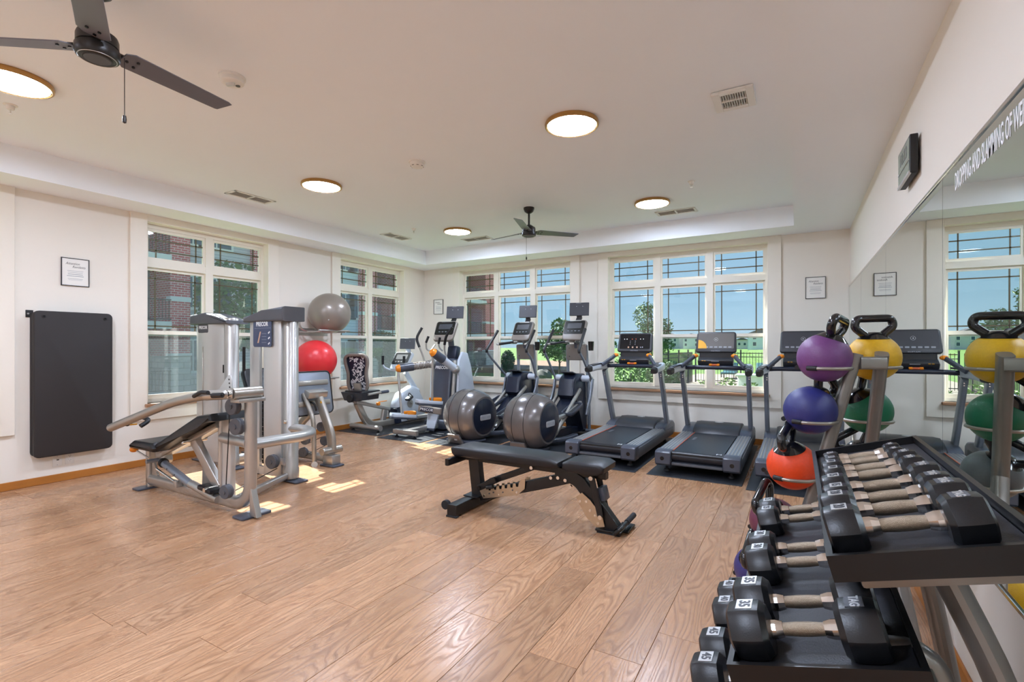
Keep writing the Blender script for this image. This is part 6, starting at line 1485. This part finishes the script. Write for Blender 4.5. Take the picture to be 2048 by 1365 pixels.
for y, w, xo, lb in ((1.45, 45, 0.0, 'hex dumbbell marked 45, first on the bottom tray'), (1.59, 45, 0.0, 'hex dumbbell marked 45 on the bottom tray, next to the 40s'),
        (1.82, 40, 0.003, 'hex dumbbell marked 40, the one of its pair facing the heaviest bottom-tray dumbbells'), (1.95, 40, 0.003, 'hex dumbbell marked 40, last on the bottom tray')):
    put('low', w, y, xo, lb)

# ================================================================== ball tree with handled weight balls
tree_ = thing('ball_rack', 'grey tube rack holding handled weight balls in front of the mirror', 'ball rack', (0.2, 3.0, 0))
FL = rrect(0.055, 0.075, 0.02)
P1T, P1B = V(0.247, 2.90, 1.315), V(-0.085, 2.86, 0.03)
P2T, P2B = V(0.352, 2.94, 1.315), V(0.28, 3.36, 0.03)
b = B(); tube(b, [P1B, P1T], FL, up=(0, 1, 0)); obj('post', b, 'rack_grey', tree_)
b = B(); tube(b, [P2B, P2T], FL, up=(0, 1, 0)); obj('post', b, 'rack_grey', tree_)
b = B(); tube(b, [(0.34, 3.05, 0.75), (0.445, 2.71, 0.02)], FL, up=(0, 1, 0)); obj('brace_leg', b, 'rack_grey', tree_)
b = B(); disc(b, (0.448, 2.70, 0.008), (0, 0, 1), 0.06, 0.016, 20); obj('foot_disc', b, 'rubber', tree_)
b = B(); tube(b, [P1T - V(0, 0, 0.045), P2T - V(0, 0, 0.045)], rrect(0.09, 0.06, 0.01), up=(0, 0, 1)); obj('top_bar', b, 'rack_grey', tree_)
b = B(); tube(b, [(-0.32, 2.86, 0.04), (0.42, 2.86, 0.04)], rrect(0.06, 0.06, 0.015), up=(0, 0, 1)); obj('foot_bar', b, 'rack_grey', tree_)
b = B(); tube(b, [(0.0, 2.86, 0.04), (0.28, 3.36, 0.04)], rrect(0.06, 0.06, 0.015), up=(0, 0, 1)); obj('foot_bar', b, 'rack_grey', tree_)
b = B(); tube(b, [(0.05, 3.36, 0.04), (0.50, 3.36, 0.04)], rrect(0.06, 0.06, 0.015), up=(0, 0, 1)); obj('foot_bar', b, 'rack_grey', tree_)
def weight_ball(c, col, hyaw, tilt, label, r=0.117):
    t = thing('weight_ball', label, 'weight ball', c - V(0, 0, r), 'handled weight balls on the rack')
    M = Matrix.Translation(c) @ tilt.to_4x4() @ R(hyaw, 'Z')
    b = B(); bmesh.ops.create_uvsphere(b, u_segments=32, v_segments=20, radius=r, matrix=M); o = obj('ball', b, 'kb_' + col, t)
    b = B(); n = 28
    prof = [(0.0, r + 0.012), (0.03, r + 0.010), (0.05, r * 0.93 + 0.004), (0.066, r * 0.84), (0.072, r * 0.80), (0.060, r * 0.80), (0.0, r * 0.80)]
    lathe(b, prof, M, 28); obj('handle_base', b, 'handle_black', t)
    b = B(); tube(b, [M @ V(-0.040, 0, r * 0.93), M @ V(-0.096, 0, r + 0.038), M @ V(-0.083, 0, r + 0.080), M @ V(0.083, 0, r + 0.080), M @ V(0.096, 0, r + 0.038), M @ V(0.040, 0, r * 0.93)], circ(0.0195, 14), rad=0.045); obj('handle', b, 'handle_black', t)
    return t
def cradle(c, post, r=0.117):
    """open ring arm under a ball, fixed to the post, black tips"""
    rr = r * 0.95; z = c.z - r * 0.42
    d = V(c.x - post.x, c.y - post.y, 0).normalized(); a0 = math.atan2(-d.y, -d.x)
    pts = [V(c.x + rr * math.cos(a0 + a), c.y + rr * math.sin(a0 + a), z) for a in [i * PI / 12 for i in range(-10, 11)]]
    b = B(); tube(b, pts, circ(0.0085, 10)); o = obj('cradle_ring', b, 'champagne', tree_)
    for p, q in ((pts[0], pts[1]), (pts[-1], pts[-2])):
        b = B(); tube(b, [p + (p - q) * 0.5, p, q], circ(0.012, 10)); obj('ring_tip', b, 'black_matte', o)
    m = pts[10]
    b = B(); tube(b, [m, V(post.x, post.y, z)], circ(0.010, 8)); obj('cradle_stem', b, 'champagne', tree_)
Idm = Matrix.Identity(3)
def tl(ax, ay): return (Matrix.Rotation(ax, 3, 'X') @ Matrix.Rotation(ay, 3, 'Y'))
roomside = [(1648, 716, 'purple', 1.25, tl(0.0, 0.35), 'purple handled weight ball, topmost on the rack, room side'), (1620, 821, 'navy', 1.2, tl(-0.45, 0.45), 'dark blue handled weight ball below the purple one'),
            (1585, 932, 'orange', 1.35, tl(0.32, -0.15), 'orange handled weight ball below the dark blue one'), (1549, 1044, 'maroon', 1.3, tl(0.5, -0.3), 'maroon handled weight ball below the orange one'), (1517, 1140, 'indigo', 1.4, tl(0.6, -0.2), 'indigo handled weight ball, lowest on the rack, room side')]
for u, v, col, hy, tm, lb in roomside:
    c = WY(u, v, 2.83); weight_ball(c, col, hy, tm, lb)
    s = (c.z - P1B.z) / (P1T.z - P1B.z); cradle(c, P1B.lerp(P1T, s))
wallside = [(V(0.335, 3.09, 1.295), 'yellow', 0.45, tl(0.05, 0.0), 'yellow handled weight ball, topmost on the rack, mirror side'), (V(0.315, 3.18, 1.012), 'green', 0.75, tl(0.35, -0.5), 'green handled weight ball below the yellow one'),
            (V(0.315, 3.27, 0.72), 'slate', 0.5, tl(0.4, -0.4), 'grey handled weight ball below the green one'), (V(0.30, 3.17, 0.20), 'yellow', 0.2, tl(0.0, 0.0), 'yellow handled weight ball, lowest on the rack, mirror side')]
for c, col, hy, tm, lb in wallside:
    weight_ball(c, col, hy, tm, lb); s = (c.z - P2B.z) / (P2T.z - P2B.z); cradle(c, P2B.lerp(P2T, s))
